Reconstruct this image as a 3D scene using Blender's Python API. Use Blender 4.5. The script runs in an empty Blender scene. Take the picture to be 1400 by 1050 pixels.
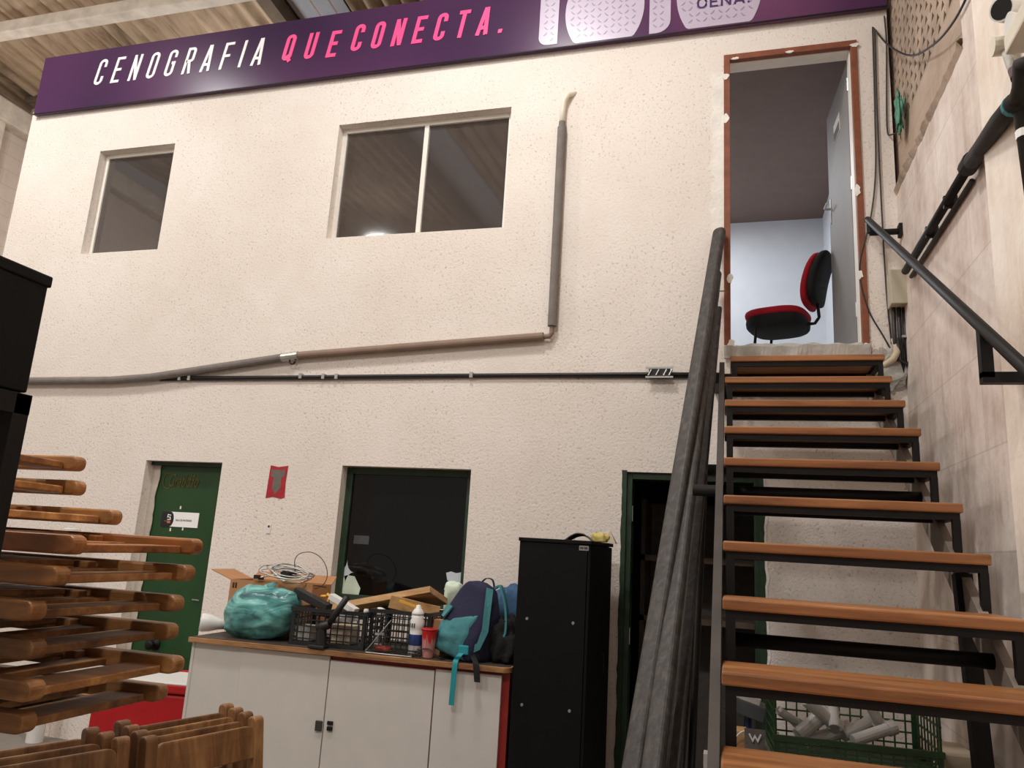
import bpy, bmesh, math, random
from mathutils import Vector, Matrix, Euler, noise
random.seed(7)
PI = math.pi
C = bpy.context.scene.collection
EYE = 1.57
# ------------------------------------------------------------------ camera model (world: X along the wall, Y into the wall, Z up)
F, AYAW, APIT, AROL = 1036.785, 0.285452, -0.2159602, 0.0602271
def _rot():
    ca, sa = math.cos(AYAW), math.sin(AYAW); cb, sb = math.cos(APIT), math.sin(APIT); cc, sc = math.cos(AROL), math.sin(AROL)
    yaw = Matrix(((ca, sa, 0), (-sa, ca, 0), (0, 0, 1)))
    base = Matrix(((1, 0, 0), (0, 0, -1), (0, 1, 0)))
    pit = Matrix(((1, 0, 0), (0, cb, -sb), (0, sb, cb)))
    rol = Matrix(((cc, -sc, 0), (sc, cc, 0), (0, 0, 1)))
    return rol @ pit @ base @ yaw
RC = _rot()
def ray(x, y): return RC.transposed() @ Vector(((x-700)/F, (y-525)/F, 1))
def AY(x, y, Y): d = ray(x, y); d = d*(Y/d.y); return Vector((d.x, d.y, d.z+EYE))
def AX(x, y, X): d = ray(x, y); d = d*(X/d.x); return Vector((d.x, d.y, d.z+EYE))
def AZ(x, y, Z): d = ray(x, y); d = d*((Z-EYE)/d.z); return Vector((d.x, d.y, d.z+EYE))

# ------------------------------------------------------------------ materials
def srgb(c):
    return tuple(((v/255)/12.92 if v/255 <= .04045 else ((v/255+.055)/1.055)**2.4) for v in c)
def nodes(name):
    m = bpy.data.materials.new(name); m.use_nodes = True
    nt = m.node_tree; b = nt.nodes['Principled BSDF']
    return m, nt, b
def N(nt, t, **kw):
    n = nt.nodes.new(t)
    for k, v in kw.items():
        if k in n.inputs: n.inputs[k].default_value = v
        else: setattr(n, k, v)
    return n
def ramp(nt, fac, stops):
    r = nt.nodes.new('ShaderNodeValToRGB')
    while len(r.color_ramp.elements) < len(stops): r.color_ramp.elements.new(.5)
    for e, (p, c) in zip(r.color_ramp.elements, stops):
        e.position = p; e.color = (*c, 1)
    nt.links.new(fac, r.inputs['Fac']); return r
def coords(nt, scale=(1, 1, 1), rot=(0, 0, 0)):
    tc = N(nt, 'ShaderNodeTexCoord'); mp = N(nt, 'ShaderNodeMapping')
    mp.inputs['Scale'].default_value = scale; mp.inputs['Rotation'].default_value = rot
    nt.links.new(tc.outputs['Object'], mp.inputs['Vector']); return mp.outputs['Vector']
def plain(name, col, rough=.6, metal=0., var=.12, nscale=6., bump=0., bscale=60., spec=.5, sheen=0., ior=1.5, coat=0.):
    m, nt, b = nodes(name); L = nt.links
    c = srgb(col)
    v = coords(nt)
    nz = N(nt, 'ShaderNodeTexNoise', Scale=nscale, Detail=5., Roughness=.6); L.new(v, nz.inputs['Vector'])
    lo = tuple(x*(1-var) for x in c); hi = tuple(min(1, x*(1+var)) for x in c)
    r = ramp(nt, nz.outputs['Fac'], [(.3, lo), (.7, hi)])
    L.new(r.outputs['Color'], b.inputs['Base Color'])
    b.inputs['Roughness'].default_value = rough; b.inputs['Metallic'].default_value = metal
    b.inputs['Specular IOR Level'].default_value = spec; b.inputs['IOR'].default_value = ior
    b.inputs['Coat Weight'].default_value = coat
    if bump:
        n2 = N(nt, 'ShaderNodeTexNoise', Scale=bscale, Detail=4.); L.new(v, n2.inputs['Vector'])
        bp = N(nt, 'ShaderNodeBump', Strength=bump, Distance=.01); L.new(n2.outputs['Fac'], bp.inputs['Height'])
        L.new(bp.outputs['Normal'], b.inputs['Normal'])
    return m
def wood(name, dark, mid, light, grain=(1, 1, .12), scale=9., rough=.55, rnd=.35):
    m, nt, b = nodes(name); L = nt.links
    v = coords(nt, grain)
    nz = N(nt, 'ShaderNodeTexNoise', Scale=scale, Detail=6., Roughness=.65, Distortion=.6)
    oi = N(nt, 'ShaderNodeObjectInfo')
    ad = N(nt, 'ShaderNodeVectorMath', operation='ADD'); L.new(v, ad.inputs[0])
    mu = N(nt, 'ShaderNodeMath', operation='MULTIPLY'); mu.inputs[1].default_value = 37.; L.new(oi.outputs['Random'], mu.inputs[0])
    L.new(mu.outputs[0], ad.inputs[1]); L.new(ad.outputs[0], nz.inputs['Vector'])
    r = ramp(nt, nz.outputs['Fac'], [(.28, srgb(dark)), (.5, srgb(mid)), (.72, srgb(light))])
    hs = N(nt, 'ShaderNodeHueSaturation'); L.new(r.outputs['Color'], hs.inputs['Color'])
    mr = N(nt, 'ShaderNodeMapRange'); mr.inputs['To Min'].default_value = 1-rnd; mr.inputs['To Max'].default_value = 1+rnd
    L.new(oi.outputs['Random'], mr.inputs['Value']); L.new(mr.outputs[0], hs.inputs['Value'])
    tint = N(nt, 'ShaderNodeMix', data_type='RGBA', blend_type='MULTIPLY'); tint.inputs['Factor'].default_value = 1.
    L.new(hs.outputs['Color'], tint.inputs[6]); L.new(oi.outputs['Color'], tint.inputs[7])
    L.new(tint.outputs[2], b.inputs['Base Color'])
    b.inputs['Roughness'].default_value = rough
    bp = N(nt, 'ShaderNodeBump', Strength=.15, Distance=.004); L.new(nz.outputs['Fac'], bp.inputs['Height']); L.new(bp.outputs['Normal'], b.inputs['Normal'])
    return m
def stucco(name, col, pit, bump=.55, patch=.1):
    m, nt, b = nodes(name); L = nt.links
    v = coords(nt)
    big = N(nt, 'ShaderNodeTexNoise', Scale=.9, Detail=6., Roughness=.65); L.new(v, big.inputs['Vector'])
    c = srgb(col)
    r = ramp(nt, big.outputs['Fac'], [(.3, tuple(x*(1-patch)*k for x, k in zip(c, (1, .975, .95)))), (.62, c)])
    fine = N(nt, 'ShaderNodeTexNoise', Scale=58., Detail=3., Roughness=.6, Distortion=.5); L.new(v, fine.inputs['Vector'])
    pits = ramp(nt, fine.outputs['Fac'], [(.31, (0, 0, 0)), (.42, (1, 1, 1))])
    dens = N(nt, 'ShaderNodeTexNoise', Scale=1.6, Detail=3.); L.new(v, dens.inputs['Vector'])
    dr = ramp(nt, dens.outputs['Fac'], [(.32, (.15, .15, .15)), (.55, (1, 1, 1))])
    inv = N(nt, 'ShaderNodeMath', operation='SUBTRACT'); inv.inputs[0].default_value = 1.; L.new(pits.outputs['Color'], inv.inputs[1])
    mul = N(nt, 'ShaderNodeMath', operation='MULTIPLY'); L.new(inv.outputs[0], mul.inputs[0]); L.new(dr.outputs['Color'], mul.inputs[1])
    mx = N(nt, 'ShaderNodeMix', data_type='RGBA'); L.new(mul.outputs[0], mx.inputs['Factor']); L.new(r.outputs['Color'], mx.inputs[6])
    mx.inputs[7].default_value = (*srgb(pit), 1)
    L.new(mx.outputs[2], b.inputs['Base Color']); b.inputs['Roughness'].default_value = .85
    b.inputs['Specular IOR Level'].default_value = .25
    bp = N(nt, 'ShaderNodeBump', Strength=bump, Distance=.012); L.new(fine.outputs['Fac'], bp.inputs['Height']); L.new(bp.outputs['Normal'], b.inputs['Normal'])
    return m
def block_wall(name, col, line, stain, rot=(0, 0, 0), bw=.42, bh=.21, streak=.5, lineamt=.5):
    m, nt, b = nodes(name); L = nt.links
    v = coords(nt, (1, 1, 1), rot if not rot[2] else (0, 0, 0))
    if rot[2]:
        sp = N(nt, 'ShaderNodeSeparateXYZ'); cb_ = N(nt, 'ShaderNodeCombineXYZ'); L.new(v, sp.inputs[0]); L.new(sp.outputs['Y'], cb_.inputs['X']); L.new(sp.outputs['Z'], cb_.inputs['Y']); v = cb_.outputs[0]
    br = N(nt, 'ShaderNodeTexBrick', Scale=1.); br.inputs['Brick Width'].default_value = bw; br.inputs['Row Height'].default_value = bh
    br.inputs['Mortar Size'].default_value = .006; br.inputs['Mortar Smooth'].default_value = .9
    c = srgb(col)
    br.inputs['Color1'].default_value = (*c, 1); br.inputs['Color2'].default_value = (*[x*.96 for x in c], 1); br.inputs['Mortar'].default_value = (*[a*(1-lineamt)+d*lineamt for a, d in zip(c, srgb(line))], 1)
    L.new(v, br.inputs['Vector'])
    v2 = coords(nt, (11, 11, 1.0))
    st = N(nt, 'ShaderNodeTexNoise', Scale=1.5, Detail=5., Roughness=.6); L.new(v2, st.inputs['Vector'])
    iso = N(nt, 'ShaderNodeTexNoise', Scale=1.9, Detail=8., Roughness=.68); L.new(coords(nt), iso.inputs['Vector'])
    r1 = ramp(nt, st.outputs['Fac'], [(.3, (.35, .35, .35)), (.75, (1, 1, 1))]); r2 = ramp(nt, iso.outputs['Fac'], [(.36, (0, 0, 0)), (.68, (streak, streak, streak))])
    rr = N(nt, 'ShaderNodeMix', data_type='RGBA', blend_type='MULTIPLY'); rr.inputs['Factor'].default_value = 1.; L.new(r1.outputs['Color'], rr.inputs[6]); L.new(r2.outputs['Color'], rr.inputs[7])
    mx = N(nt, 'ShaderNodeMix', data_type='RGBA'); L.new(rr.outputs[2], mx.inputs['Factor']); L.new(br.outputs['Color'], mx.inputs[6]); mx.inputs[7].default_value = (*srgb(stain), 1)
    L.new(mx.outputs[2], b.inputs['Base Color']); b.inputs['Roughness'].default_value = .8; b.inputs['Specular IOR Level'].default_value = .3
    fn = N(nt, 'ShaderNodeTexNoise', Scale=25., Detail=5.); L.new(coords(nt), fn.inputs['Vector'])
    bp = N(nt, 'ShaderNodeBump', Strength=.3, Distance=.01); L.new(fn.outputs['Fac'], bp.inputs['Height']); L.new(bp.outputs['Normal'], b.inputs['Normal'])
    return m

M = {}
M['stucco'] = stucco('wall_stucco', (238, 229, 220), (194, 181, 168), .42)
M['plaster'] = plain('bare_plaster', (205, 194, 180), .9, bump=.6, bscale=30)
M['white_plaster'] = plain('white_plaster_patch', (240, 236, 228), .9, bump=.5, bscale=40)
M['concrete'] = plain('rough_concrete', (176, 172, 163), .9, bump=.8, bscale=22, var=.2)
M['right_wall'] = block_wall('painted_block_wall', (236, 224, 214), (150, 135, 122), (156, 122, 104), (PI/2, 0, PI/2), .9, .42, .9, .35)
M['right_upper'] = block_wall('brown_stained_blocks', (190, 170, 152), (150, 128, 108), (140, 112, 90), (PI/2, 0, PI/2), .4, .2, .7, .4)
M['pilaster'] = block_wall('painted_pilaster', (250, 240, 228), (225, 210, 195), (180, 140, 105), (PI/2, 0, PI/2), 3., 2., .55, .2)
M['vent'] = plain('vent_block', (172, 152, 134), .9, bump=.5, bscale=30, var=.25)
M['left_wall'] = block_wall('white_block_wall', (226, 214, 203), (165, 148, 135), (185, 165, 150), (PI/2, 0, PI/2), .4, .2, .4)
M['far_wall'] = block_wall('far_block_wall', (228, 217, 207), (170, 152, 138), (190, 172, 158), (PI/2, 0, 0), .4, .2, .4)
M['floor'] = plain('floor_cement', (120, 112, 104), .6, bump=.2, var=.2, nscale=2)
M['roof'] = wood('fibre_cement_roof', (118, 98, 78), (186, 163, 137), (214, 192, 166), (2.5, .35, 1), 3., .9, 0.)
M['beam'] = plain('pale_beam', (226, 217, 204), .85, var=.2, nscale=5, bump=.4, bscale=20)
M['purlin'] = plain('roof_purlin', (120, 104, 88), .8, var=.2)
M['blue_sheet'] = plain('skylight_sheet', (190, 195, 205), .5, var=.08)
M['room_white'] = plain('room_white_paint', (222, 224, 228), .6, var=.03)
M['room_ceiling'] = plain('room_ceiling_board', (118, 98, 88), .7, var=.06)
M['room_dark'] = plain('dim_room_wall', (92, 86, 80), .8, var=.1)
M['door_grey'] = plain('grey_door_paint', (134, 128, 124), .65, var=.04)
M['white_paint'] = plain('white_frame_paint', (235, 230, 220), .5, var=.05)
M['jamb_brown'] = plain('brown_door_trim', (132, 74, 48), .6, var=.25, nscale=12)
M['green_paint'] = plain('green_door_paint', (26, 66, 29), .45, var=.18, nscale=3)
M['green_frame'] = plain('dark_green_frame', (34, 56, 36), .55, var=.35, nscale=14)
M['tinted'] = plain('tinted_glass', (70, 64, 61), .04, var=.05, ior=2.1)
M['dark_glass'] = plain('dark_glass', (14, 14, 14), .05, var=.05, ior=1.5)
M['black_metal'] = plain('black_steel', (22, 20, 19), .55, .0, var=.25, spec=.25)
M['grey_steel'] = plain('dusty_grey_steel', (58, 54, 51), .6, .15, var=.2, nscale=8)
M['stringer_dimmed'] = plain('dark_stringer_paint', (66, 59, 54), .7, var=.2)  # stringer paint darkened for the left side, which catches too much light
M['stringer'] = plain('dusty_stringer_paint', (150, 138, 127), .7, var=.15)  # same stringer paint, lightened to make up for weak light on the right
M['board_grey'] = wood('grey_streaked_board', (38, 34, 31), (60, 55, 51), (86, 79, 73), (7, 7, .3), 5., .6, .12)
M['tread_wood'] = wood('tread_wood', (104, 64, 36), (150, 98, 58), (176, 122, 76), (.25, 3, 3), 6., .4, .08)
M['chair_wood'] = wood('chair_wood', (80, 51, 28), (136, 94, 56), (182, 136, 86), (3, 3, .5), 4., .45, .2)
M['board_wood'] = wood('board_wood', (150, 108, 66), (190, 146, 96), (212, 172, 120), (.6, 3, 3), 5., .6, .1)
M['counter_wood'] = wood('counter_top_wood', (96, 64, 38), (156, 112, 70), (190, 146, 98), (.5, 4, 4), 6., .55, .0)
M['counter_top'] = plain('worn_dark_top', (70, 60, 52), .5, var=.3)
M['white_laminate'] = plain('white_laminate', (206, 201, 194), .45, var=.03)
M['red_laminate'] = plain('dark_red_laminate', (140, 34, 26), .5, var=.15)
M['black_cab'] = plain('black_laminate', (11, 11, 12), .55, var=.15, spec=.2)
M['rubber'] = plain('dusty_black_rubber', (40, 35, 31), .8, var=.3, nscale=14)
M['black_plastic'] = plain('black_plastic', (26, 26, 27), .5, var=.15)
M['black_fabric'] = plain('black_fabric', (20, 20, 20), .9, var=.2, bump=.4, bscale=90)
M['foam'] = plain('grey_pipe_foam', (122, 114, 108), .85, var=.15, nscale=10, bump=.3, bscale=80)
M['brown_pipe'] = plain('brown_pipe', (138, 116, 100), .7, var=.12)
M['pvc'] = plain('cream_pvc', (226, 218, 200), .45, var=.06)
M['cable'] = plain('black_cable', (38, 34, 32), .5, var=.1)
M['clip'] = plain('zinc_clip', (185, 182, 176), .35, .7)
M['red_paint'] = plain('faded_red_paint', (168, 40, 50), .8, var=.25, nscale=25)
M['grey_paint'] = plain('faded_grey_paint', (112, 104, 96), .85, var=.15, nscale=20)
M['white_plastic'] = plain('white_plastic', (228, 226, 222), .4, var=.05)
M['red_plastic'] = plain('red_plastic', (176, 18, 26), .35, var=.08)
M['cardboard'] = plain('cardboard', (176, 128, 88), .9, var=.08)
M['teal_cloth'] = plain('teal_cloth', (66, 128, 134), .85, var=.15, bump=.3, bscale=60)
M['teal_web'] = plain('teal_webbing', (30, 140, 150), .7, var=.1)
M['navy_cloth'] = plain('navy_cloth', (34, 34, 62), .9, var=.15, bump=.3, bscale=60)
M['blue_cloth'] = plain('blue_cloth', (56, 88, 120), .9, var=.15, bump=.3, bscale=40)
M['green_crate'] = plain('green_crate', (48, 78, 48), .5, var=.15)
M['grey_crate'] = plain('grey_crate', (112, 108, 102), .55, var=.1)
M['black_crate'] = plain('black_crate', (34, 35, 37), .45, var=.1)
M['beige_box'] = plain('beige_box', (186, 180, 158), .45, var=.04)
M['label_blue'] = plain('blue_label', (30, 60, 120), .5)
M['yellow'] = plain('yellow_plastic', (226, 170, 60), .45)
M['rag_beige'] = plain('beige_rag', (196, 180, 156), .9, var=.15)
M['rag_yellow'] = plain('yellow_rag', (206, 186, 110), .9, var=.1)
M['mauve_cloth'] = plain('mauve_cloth', (92, 78, 78), .9, var=.1)
M['lilac'] = plain('lilac_print', (196, 184, 204), .3, var=.04)
M['lilac_dark'] = plain('lilac_tread_print', (160, 148, 172), .3)  # darker lilac of the tread-plate pattern
M['pink'] = plain('pink_print', (255, 88, 150), .35, var=.02)
M['white_print'] = plain('white_print', (250, 248, 248), .35, var=.02)
M['purple_text'] = plain('purple_print', (72, 48, 104), .35)
M['gold_print'] = plain('tan_print', (176, 120, 80), .5)
M['dark_print'] = plain('dark_print', (52, 40, 20), .5)
M['grey_print'] = plain('grey_print', (70, 70, 74), .5)
M['brass'] = plain('olive_letters', (96, 84, 40), .4, .4, var=.3, nscale=30)
M['mint'] = plain('mint_sticker', (205, 220, 200), .5)
M['ice'] = plain('ice_sticker', (205, 214, 222), .5)
M['chair_red'] = plain('red_upholstery', (168, 16, 34), .9, var=.12, bump=.2, bscale=150)
M['blue_steel'] = plain('blue_steel', (36, 62, 92), .45, .2)
M['green_rag'] = plain('green_rag', (92, 148, 122), .8, var=.2)
M['void'] = plain('dark_void', (14, 12, 11), .9)  # near-black that paints in the shade inside holes
def sign_mat():
    m, nt, b = nodes('purple_sign_print'); L = nt.links
    v = coords(nt); sp = N(nt, 'ShaderNodeSeparateXYZ'); L.new(v, sp.inputs[0])
    nz = N(nt, 'ShaderNodeTexNoise', Scale=.55, Detail=1.); L.new(v, nz.inputs['Vector'])
    r = ramp(nt, nz.outputs['Fac'], [(.35, srgb((62, 42, 72))), (.55, srgb((84, 50, 86))), (.75, srgb((122, 76, 108)))])
    L.new(r.outputs['Color'], b.inputs['Base Color']); b.inputs['Roughness'].default_value = .27; b.inputs['Specular IOR Level'].default_value = .22
    return m
M['sign'] = sign_mat()
def bag_mat():
    m, nt, b = nodes('teal_bag_film'); L = nt.links
    v = coords(nt, (.8, .8, 2.2), (0, .75, 0))
    nz = N(nt, 'ShaderNodeTexNoise', Scale=6., Detail=5., Roughness=.55, Distortion=1.2); L.new(v, nz.inputs['Vector'])
    r = ramp(nt, nz.outputs['Fac'], [(.34, srgb((54, 94, 100))), (.5, srgb((96, 168, 164))), (.72, srgb((146, 212, 202)))])
    L.new(r.outputs['Color'], b.inputs['Base Color']); b.inputs['Roughness'].default_value = .3
    b.inputs['Transmission Weight'].default_value = .12
    n2 = N(nt, 'ShaderNodeTexNoise', Scale=7., Detail=2., Distortion=1.); L.new(v, n2.inputs['Vector'])
    bp = N(nt, 'ShaderNodeBump', Strength=.4, Distance=.02); L.new(n2.outputs['Fac'], bp.inputs['Height']); L.new(bp.outputs['Normal'], b.inputs['Normal'])
    return m
M['bag'] = bag_mat()
def cup_mat():
    m, nt, b = nodes('red_drip_cup'); L = nt.links
    tc = N(nt, 'ShaderNodeTexCoord'); sp = N(nt, 'ShaderNodeSeparateXYZ'); L.new(tc.outputs['Generated'], sp.inputs[0])
    mp = N(nt, 'ShaderNodeMapping'); mp.inputs['Scale'].default_value = (9, 9, 1.2); L.new(tc.outputs['Generated'], mp.inputs['Vector'])
    nz = N(nt, 'ShaderNodeTexNoise', Scale=1.3, Detail=2.); L.new(mp.outputs[0], nz.inputs['Vector'])
    ad = N(nt, 'ShaderNodeMath', operation='MULTIPLY_ADD'); ad.inputs[1].default_value = .6; L.new(nz.outputs['Fac'], ad.inputs[0])
    sc_ = N(nt, 'ShaderNodeMath', operation='MULTIPLY'); sc_.inputs[1].default_value = .6; L.new(sp.outputs['Z'], sc_.inputs[0]); L.new(sc_.outputs[0], ad.inputs[2])
    r = ramp(nt, ad.outputs[0], [(.55, srgb((215, 150, 145))), (1.0, srgb((214, 150, 140))), ])
    r.color_ramp.elements[0].position = .62; r.color_ramp.elements[1].position = .72; r.color_ramp.elements[1].color = (*srgb((200, 30, 28)), 1)
    L.new(r.outputs['Color'], b.inputs['Base Color']); b.inputs['Roughness'].default_value = .35
    return m
M['cup'] = cup_mat()
def glass_mat():
    m, nt, b = nodes('clear_acrylic')
    b.inputs['Base Color'].default_value = (.95, .97, .97, 1); b.inputs['Transmission Weight'].default_value = 1.; b.inputs['Roughness'].default_value = .03; b.inputs['IOR'].default_value = 1.2
    return m
M['acrylic'] = glass_mat()

# ------------------------------------------------------------------ mesh builder
class MB:
    def __init__(s, T=None): s.v = []; s.f = []; s.mi = []; s.T = T; s.cur = 0
    def add(s, vs, fs):
        o = len(s.v)
        for p in vs:
            p = Vector(p)
            s.v.append(s.T @ p if s.T else p)
        for f in fs: s.f.append([i+o for i in f]); s.mi.append(s.cur)
        return s
    def box(s, x0, x1, y0, y1, z0, z1, T=None):
        vs = [Vector((x, y, z)) for x in (x0, x1) for y in (y0, y1) for z in (z0, z1)]
        if T: vs = [T @ v for v in vs]
        return s.add(vs, [(0, 1, 3, 2), (4, 6, 7, 5), (0, 4, 5, 1), (2, 3, 7, 6), (0, 2, 6, 4), (1, 5, 7, 3)])
    def bar(s, a, b, w, h, up=(0, 0, 1)):      # rectangular bar from a to b, w across, h along up
        a = Vector(a); b = Vector(b); d = (b-a).normalized(); u = Vector(up); x = d.cross(u).normalized(); u = x.cross(d)
        vs = [p + x*sx*w/2 + u*sy*h/2 for p in (a, b) for sx, sy in ((-1, -1), (1, -1), (1, 1), (-1, 1))]
        return s.add(vs, [(3, 2, 1, 0), (4, 5, 6, 7), (0, 1, 5, 4), (1, 2, 6, 5), (2, 3, 7, 6), (3, 0, 4, 7)])
    def tube(s, pts, r, n=10, closed=False, radii=None, sq=None):
        pts = [Vector(p) for p in pts]; m = len(pts); vs = []; fs = []
        up = Vector((0, 0, 1)); t0 = (pts[1]-pts[0]).normalized()
        if abs(t0.z) > .9: up = Vector((1, 0, 0))
        x = t0.cross(up).normalized()
        for i, p in enumerate(pts):
            a = pts[i-1] if (i or closed) else p; b = pts[(i+1) % m] if (i < m-1 or closed) else p
            t = (b-a).normalized(); x = (x - t*x.dot(t)).normalized(); y = t.cross(x)
            rr = radii[i] if radii else r
            for k in range(n):
                an = 2*PI*k/n; vs.append(p + x*math.cos(an)*rr + y*math.sin(an)*rr)
        for i in range(m if closed else m-1):
            j = (i+1) % m
            for k in range(n): fs.append((i*n+k, i*n+(k+1) % n, j*n+(k+1) % n, j*n+k))
        if not closed: fs += [tuple(range(n-1, -1, -1)), tuple(range((m-1)*n, m*n))]
        return s.add(vs, fs)
    def lathe(s, prof, c=(0, 0, 0), n=24, T=None):
        vs = []; fs = []; c = Vector(c)
        for r, z in prof:
            for k in range(n):
                a = 2*PI*k/n; p = Vector((r*math.cos(a), r*math.sin(a), z))
                vs.append((T @ p if T else p) + c)
        for i in range(len(prof)-1):
            for k in range(n): fs.append((i*n+k, i*n+(k+1) % n, (i+1)*n+(k+1) % n, (i+1)*n+k))
        fs += [tuple(range(n-1, -1, -1)), tuple(range((len(prof)-1)*n, len(prof)*n))]
        return s.add(vs, fs)
    def prism(s, poly, fn, a, b):               # poly [(u,v)], fn(u,v,w)->point, extruded w from a to b
        n = len(poly)
        vs = [fn(u, v, a) for u, v in poly] + [fn(u, v, b) for u, v in poly]
        return s.add(vs, [tuple(range(n-1, -1, -1)), tuple(range(n, 2*n))] + [(i, (i+1) % n, n+(i+1) % n, n+i) for i in range(n)])
    def ribbon(s, pts, t, fn, a, b, closed=False):
        pts = [Vector((p[0], p[1])) for p in pts]; m = len(pts); Lf = []; Rt = []
        for i, p in enumerate(pts):
            pa = pts[i-1] if (i or closed) else None; pb = pts[(i+1) % m] if (i < m-1 or closed) else None
            d1 = (p-pa).normalized() if pa is not None else None; d2 = (pb-p).normalized() if pb is not None else None
            if d1 is None: d1 = d2
            if d2 is None: d2 = d1
            n1 = Vector((-d1.y, d1.x)); n2 = Vector((-d2.y, d2.x)); nn = (n1+n2)
            nn = nn.normalized() if nn.length > 1e-6 else n1
            k = min(2.2, 1/max(.3, nn.dot(n1)))
            Lf.append(p+nn*t/2*k); Rt.append(p-nn*t/2*k)
        vs = []
        for l, r in zip(Lf, Rt): vs += [fn(l.x, l.y, a), fn(r.x, r.y, a), fn(l.x, l.y, b), fn(r.x, r.y, b)]
        fs = []
        for i in range(m if closed else m-1):
            j = (i+1) % m; p, q = 4*i, 4*j
            fs += [(p, p+1, q+1, q), (p+2, q+2, q+3, p+3), (p, q, q+2, p+2), (p+1, p+3, q+3, q+1)]
        if not closed: fs += [(0, 2, 3, 1), (4*m-4, 4*m-3, 4*m-1, 4*m-2)]
        return s.add(vs, fs)
    def grid(s, fn, nu, nv, wrap=False):
        vs = [fn(i/(nu if wrap else nu), j/nv) for j in range(nv+1) for i in range(nu+(0 if wrap else 1))]
        w = nu+(0 if wrap else 1); fs = []
        for j in range(nv):
            for i in range(nu):
                k = (i+1) % w if wrap else i+1
                fs.append((j*w+i, j*w+k, (j+1)*w+k, (j+1)*w+i))
        return s.add(vs, fs)
    def build(s, name, mat, parent=None, smooth=False, bevel=0., sub=0, solid=0., seg=2):
        vs = s.v
        if parent is not None:
            B = parent.matrix_basis.copy(); p = parent.parent
            while p is not None: B = p.matrix_basis @ B; p = p.parent
            inv = B.inverted(); vs = [inv @ v for v in vs]
        me = bpy.data.meshes.new(name); me.from_pydata([tuple(v) for v in vs], [], s.f)
        mats = mat if isinstance(mat, (list, tuple)) else [mat]
        for k in mats: me.materials.append(k)
        for p, k in zip(me.polygons, s.mi): p.material_index = k
        bm = bmesh.new(); bm.from_mesh(me); bmesh.ops.recalc_face_normals(bm, faces=bm.faces); bm.to_mesh(me); bm.free()
        if smooth:
            for p in me.polygons: p.use_smooth = True
        o = bpy.data.objects.new(name, me); C.objects.link(o)
        if parent is not None: o.parent = parent
        if solid:
            d = o.modifiers.new('thickness', 'SOLIDIFY'); d.thickness = solid
        if bevel:
            d = o.modifiers.new('bevel', 'BEVEL'); d.width = bevel; d.segments = seg; d.limit_method = 'ANGLE'
        if sub:
            d = o.modifiers.new('subdivision', 'SUBSURF'); d.levels = sub; d.render_levels = sub
        return o
def origin_to(o, loc):
    """put a single-mesh thing's origin at loc"""
    loc = Vector(loc)
    for v in o.data.vertices: v.co -= loc
    o.location = loc; return o
def tag(o, label, cat, group=None):
    o['label'] = label; o['category'] = cat
    if group: o['group'] = group
    return o
def thing(name, label, cat, loc=(0, 0, 0), rot=(0, 0, 0), group=None):
    o = bpy.data.objects.new(name, None); C.objects.link(o); o.location = loc; o.rotation_euler = rot; o.empty_display_size = .1
    return tag(o, label, cat, group)
def struct(o): o['kind'] = 'structure'; return o
def structE(name, loc=(0, 0, 0)):
    o = bpy.data.objects.new(name, None); C.objects.link(o); o.location = loc; o['kind'] = 'structure'; return o
def copy_tree(o, parent=None):
    c = o.copy(); C.objects.link(c)
    if parent is not None: c.parent = parent
    for ch in [k for k in bpy.data.objects if k.parent == o]: copy_tree(ch, c)
    return c
def text_mb(mb, body, size, fn, a, b, shear=0., xs=1., align='LEFT', spacing=1.):
    cu = bpy.data.curves.new('tmp_text', 'FONT'); cu.body = body; cu.size = size; cu.shear = shear; cu.align_x = align; cu.space_character = spacing
    cu.resolution_u = 3
    o = bpy.data.objects.new('tmp_text', cu); C.objects.link(o)
    dg = bpy.context.evaluated_depsgraph_get(); me = bpy.data.meshes.new_from_object(o.evaluated_get(dg))
    n = len(me.vertices); V = [(v.co.x*xs, v.co.y) for v in me.vertices]
    vs = [fn(x, y, a) for x, y in V]+[fn(x, y, b) for x, y in V]
    fs = []
    ed = {}
    for p in me.polygons:
        vv = list(p.vertices); fs.append(vv); fs.append([i+n for i in reversed(vv)])
        for i in range(len(vv)):
            e = (vv[i], vv[(i+1) % len(vv)]); k = tuple(sorted(e)); ed.setdefault(k, []).append(e)
    for k, l in ed.items():
        if len(l) == 1: i, j = l[0]; fs.append((i, j, j+n, i+n))
    mb.add(vs, fs)
    bpy.data.objects.remove(o); bpy.data.curves.remove(cu); bpy.data.meshes.remove(me)
    return mb
def blob(mb, c, r, amp=.12, seed=0., p=2.5, flat=None, nu=36, nv=20, freq=2.2, T=None):
    def sp(a): return math.copysign(abs(a)**(2/p), a)
    def fn(u, v):
        th = 2*PI*u; ph = PI*(v-.5); cp = max(1e-4, math.cos(ph))
        q = Vector((sp(math.cos(th))*sp(cp), sp(math.sin(th))*sp(cp), sp(math.sin(ph))))
        k = 1+amp*noise.noise(q*freq+Vector((seed, seed*1.7, -seed)))+amp*.5*noise.noise(q*freq*2.7+Vector((seed, 3, seed)))
        q = Vector((q.x*r[0], q.y*r[1], q.z*r[2]))*k
        if T: q = T @ q
        q = q+Vector(c)
        if flat is not None and q.z < flat: q.z = flat
        return q
    mb.grid(fn, nu, nv, wrap=True); return mb

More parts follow.
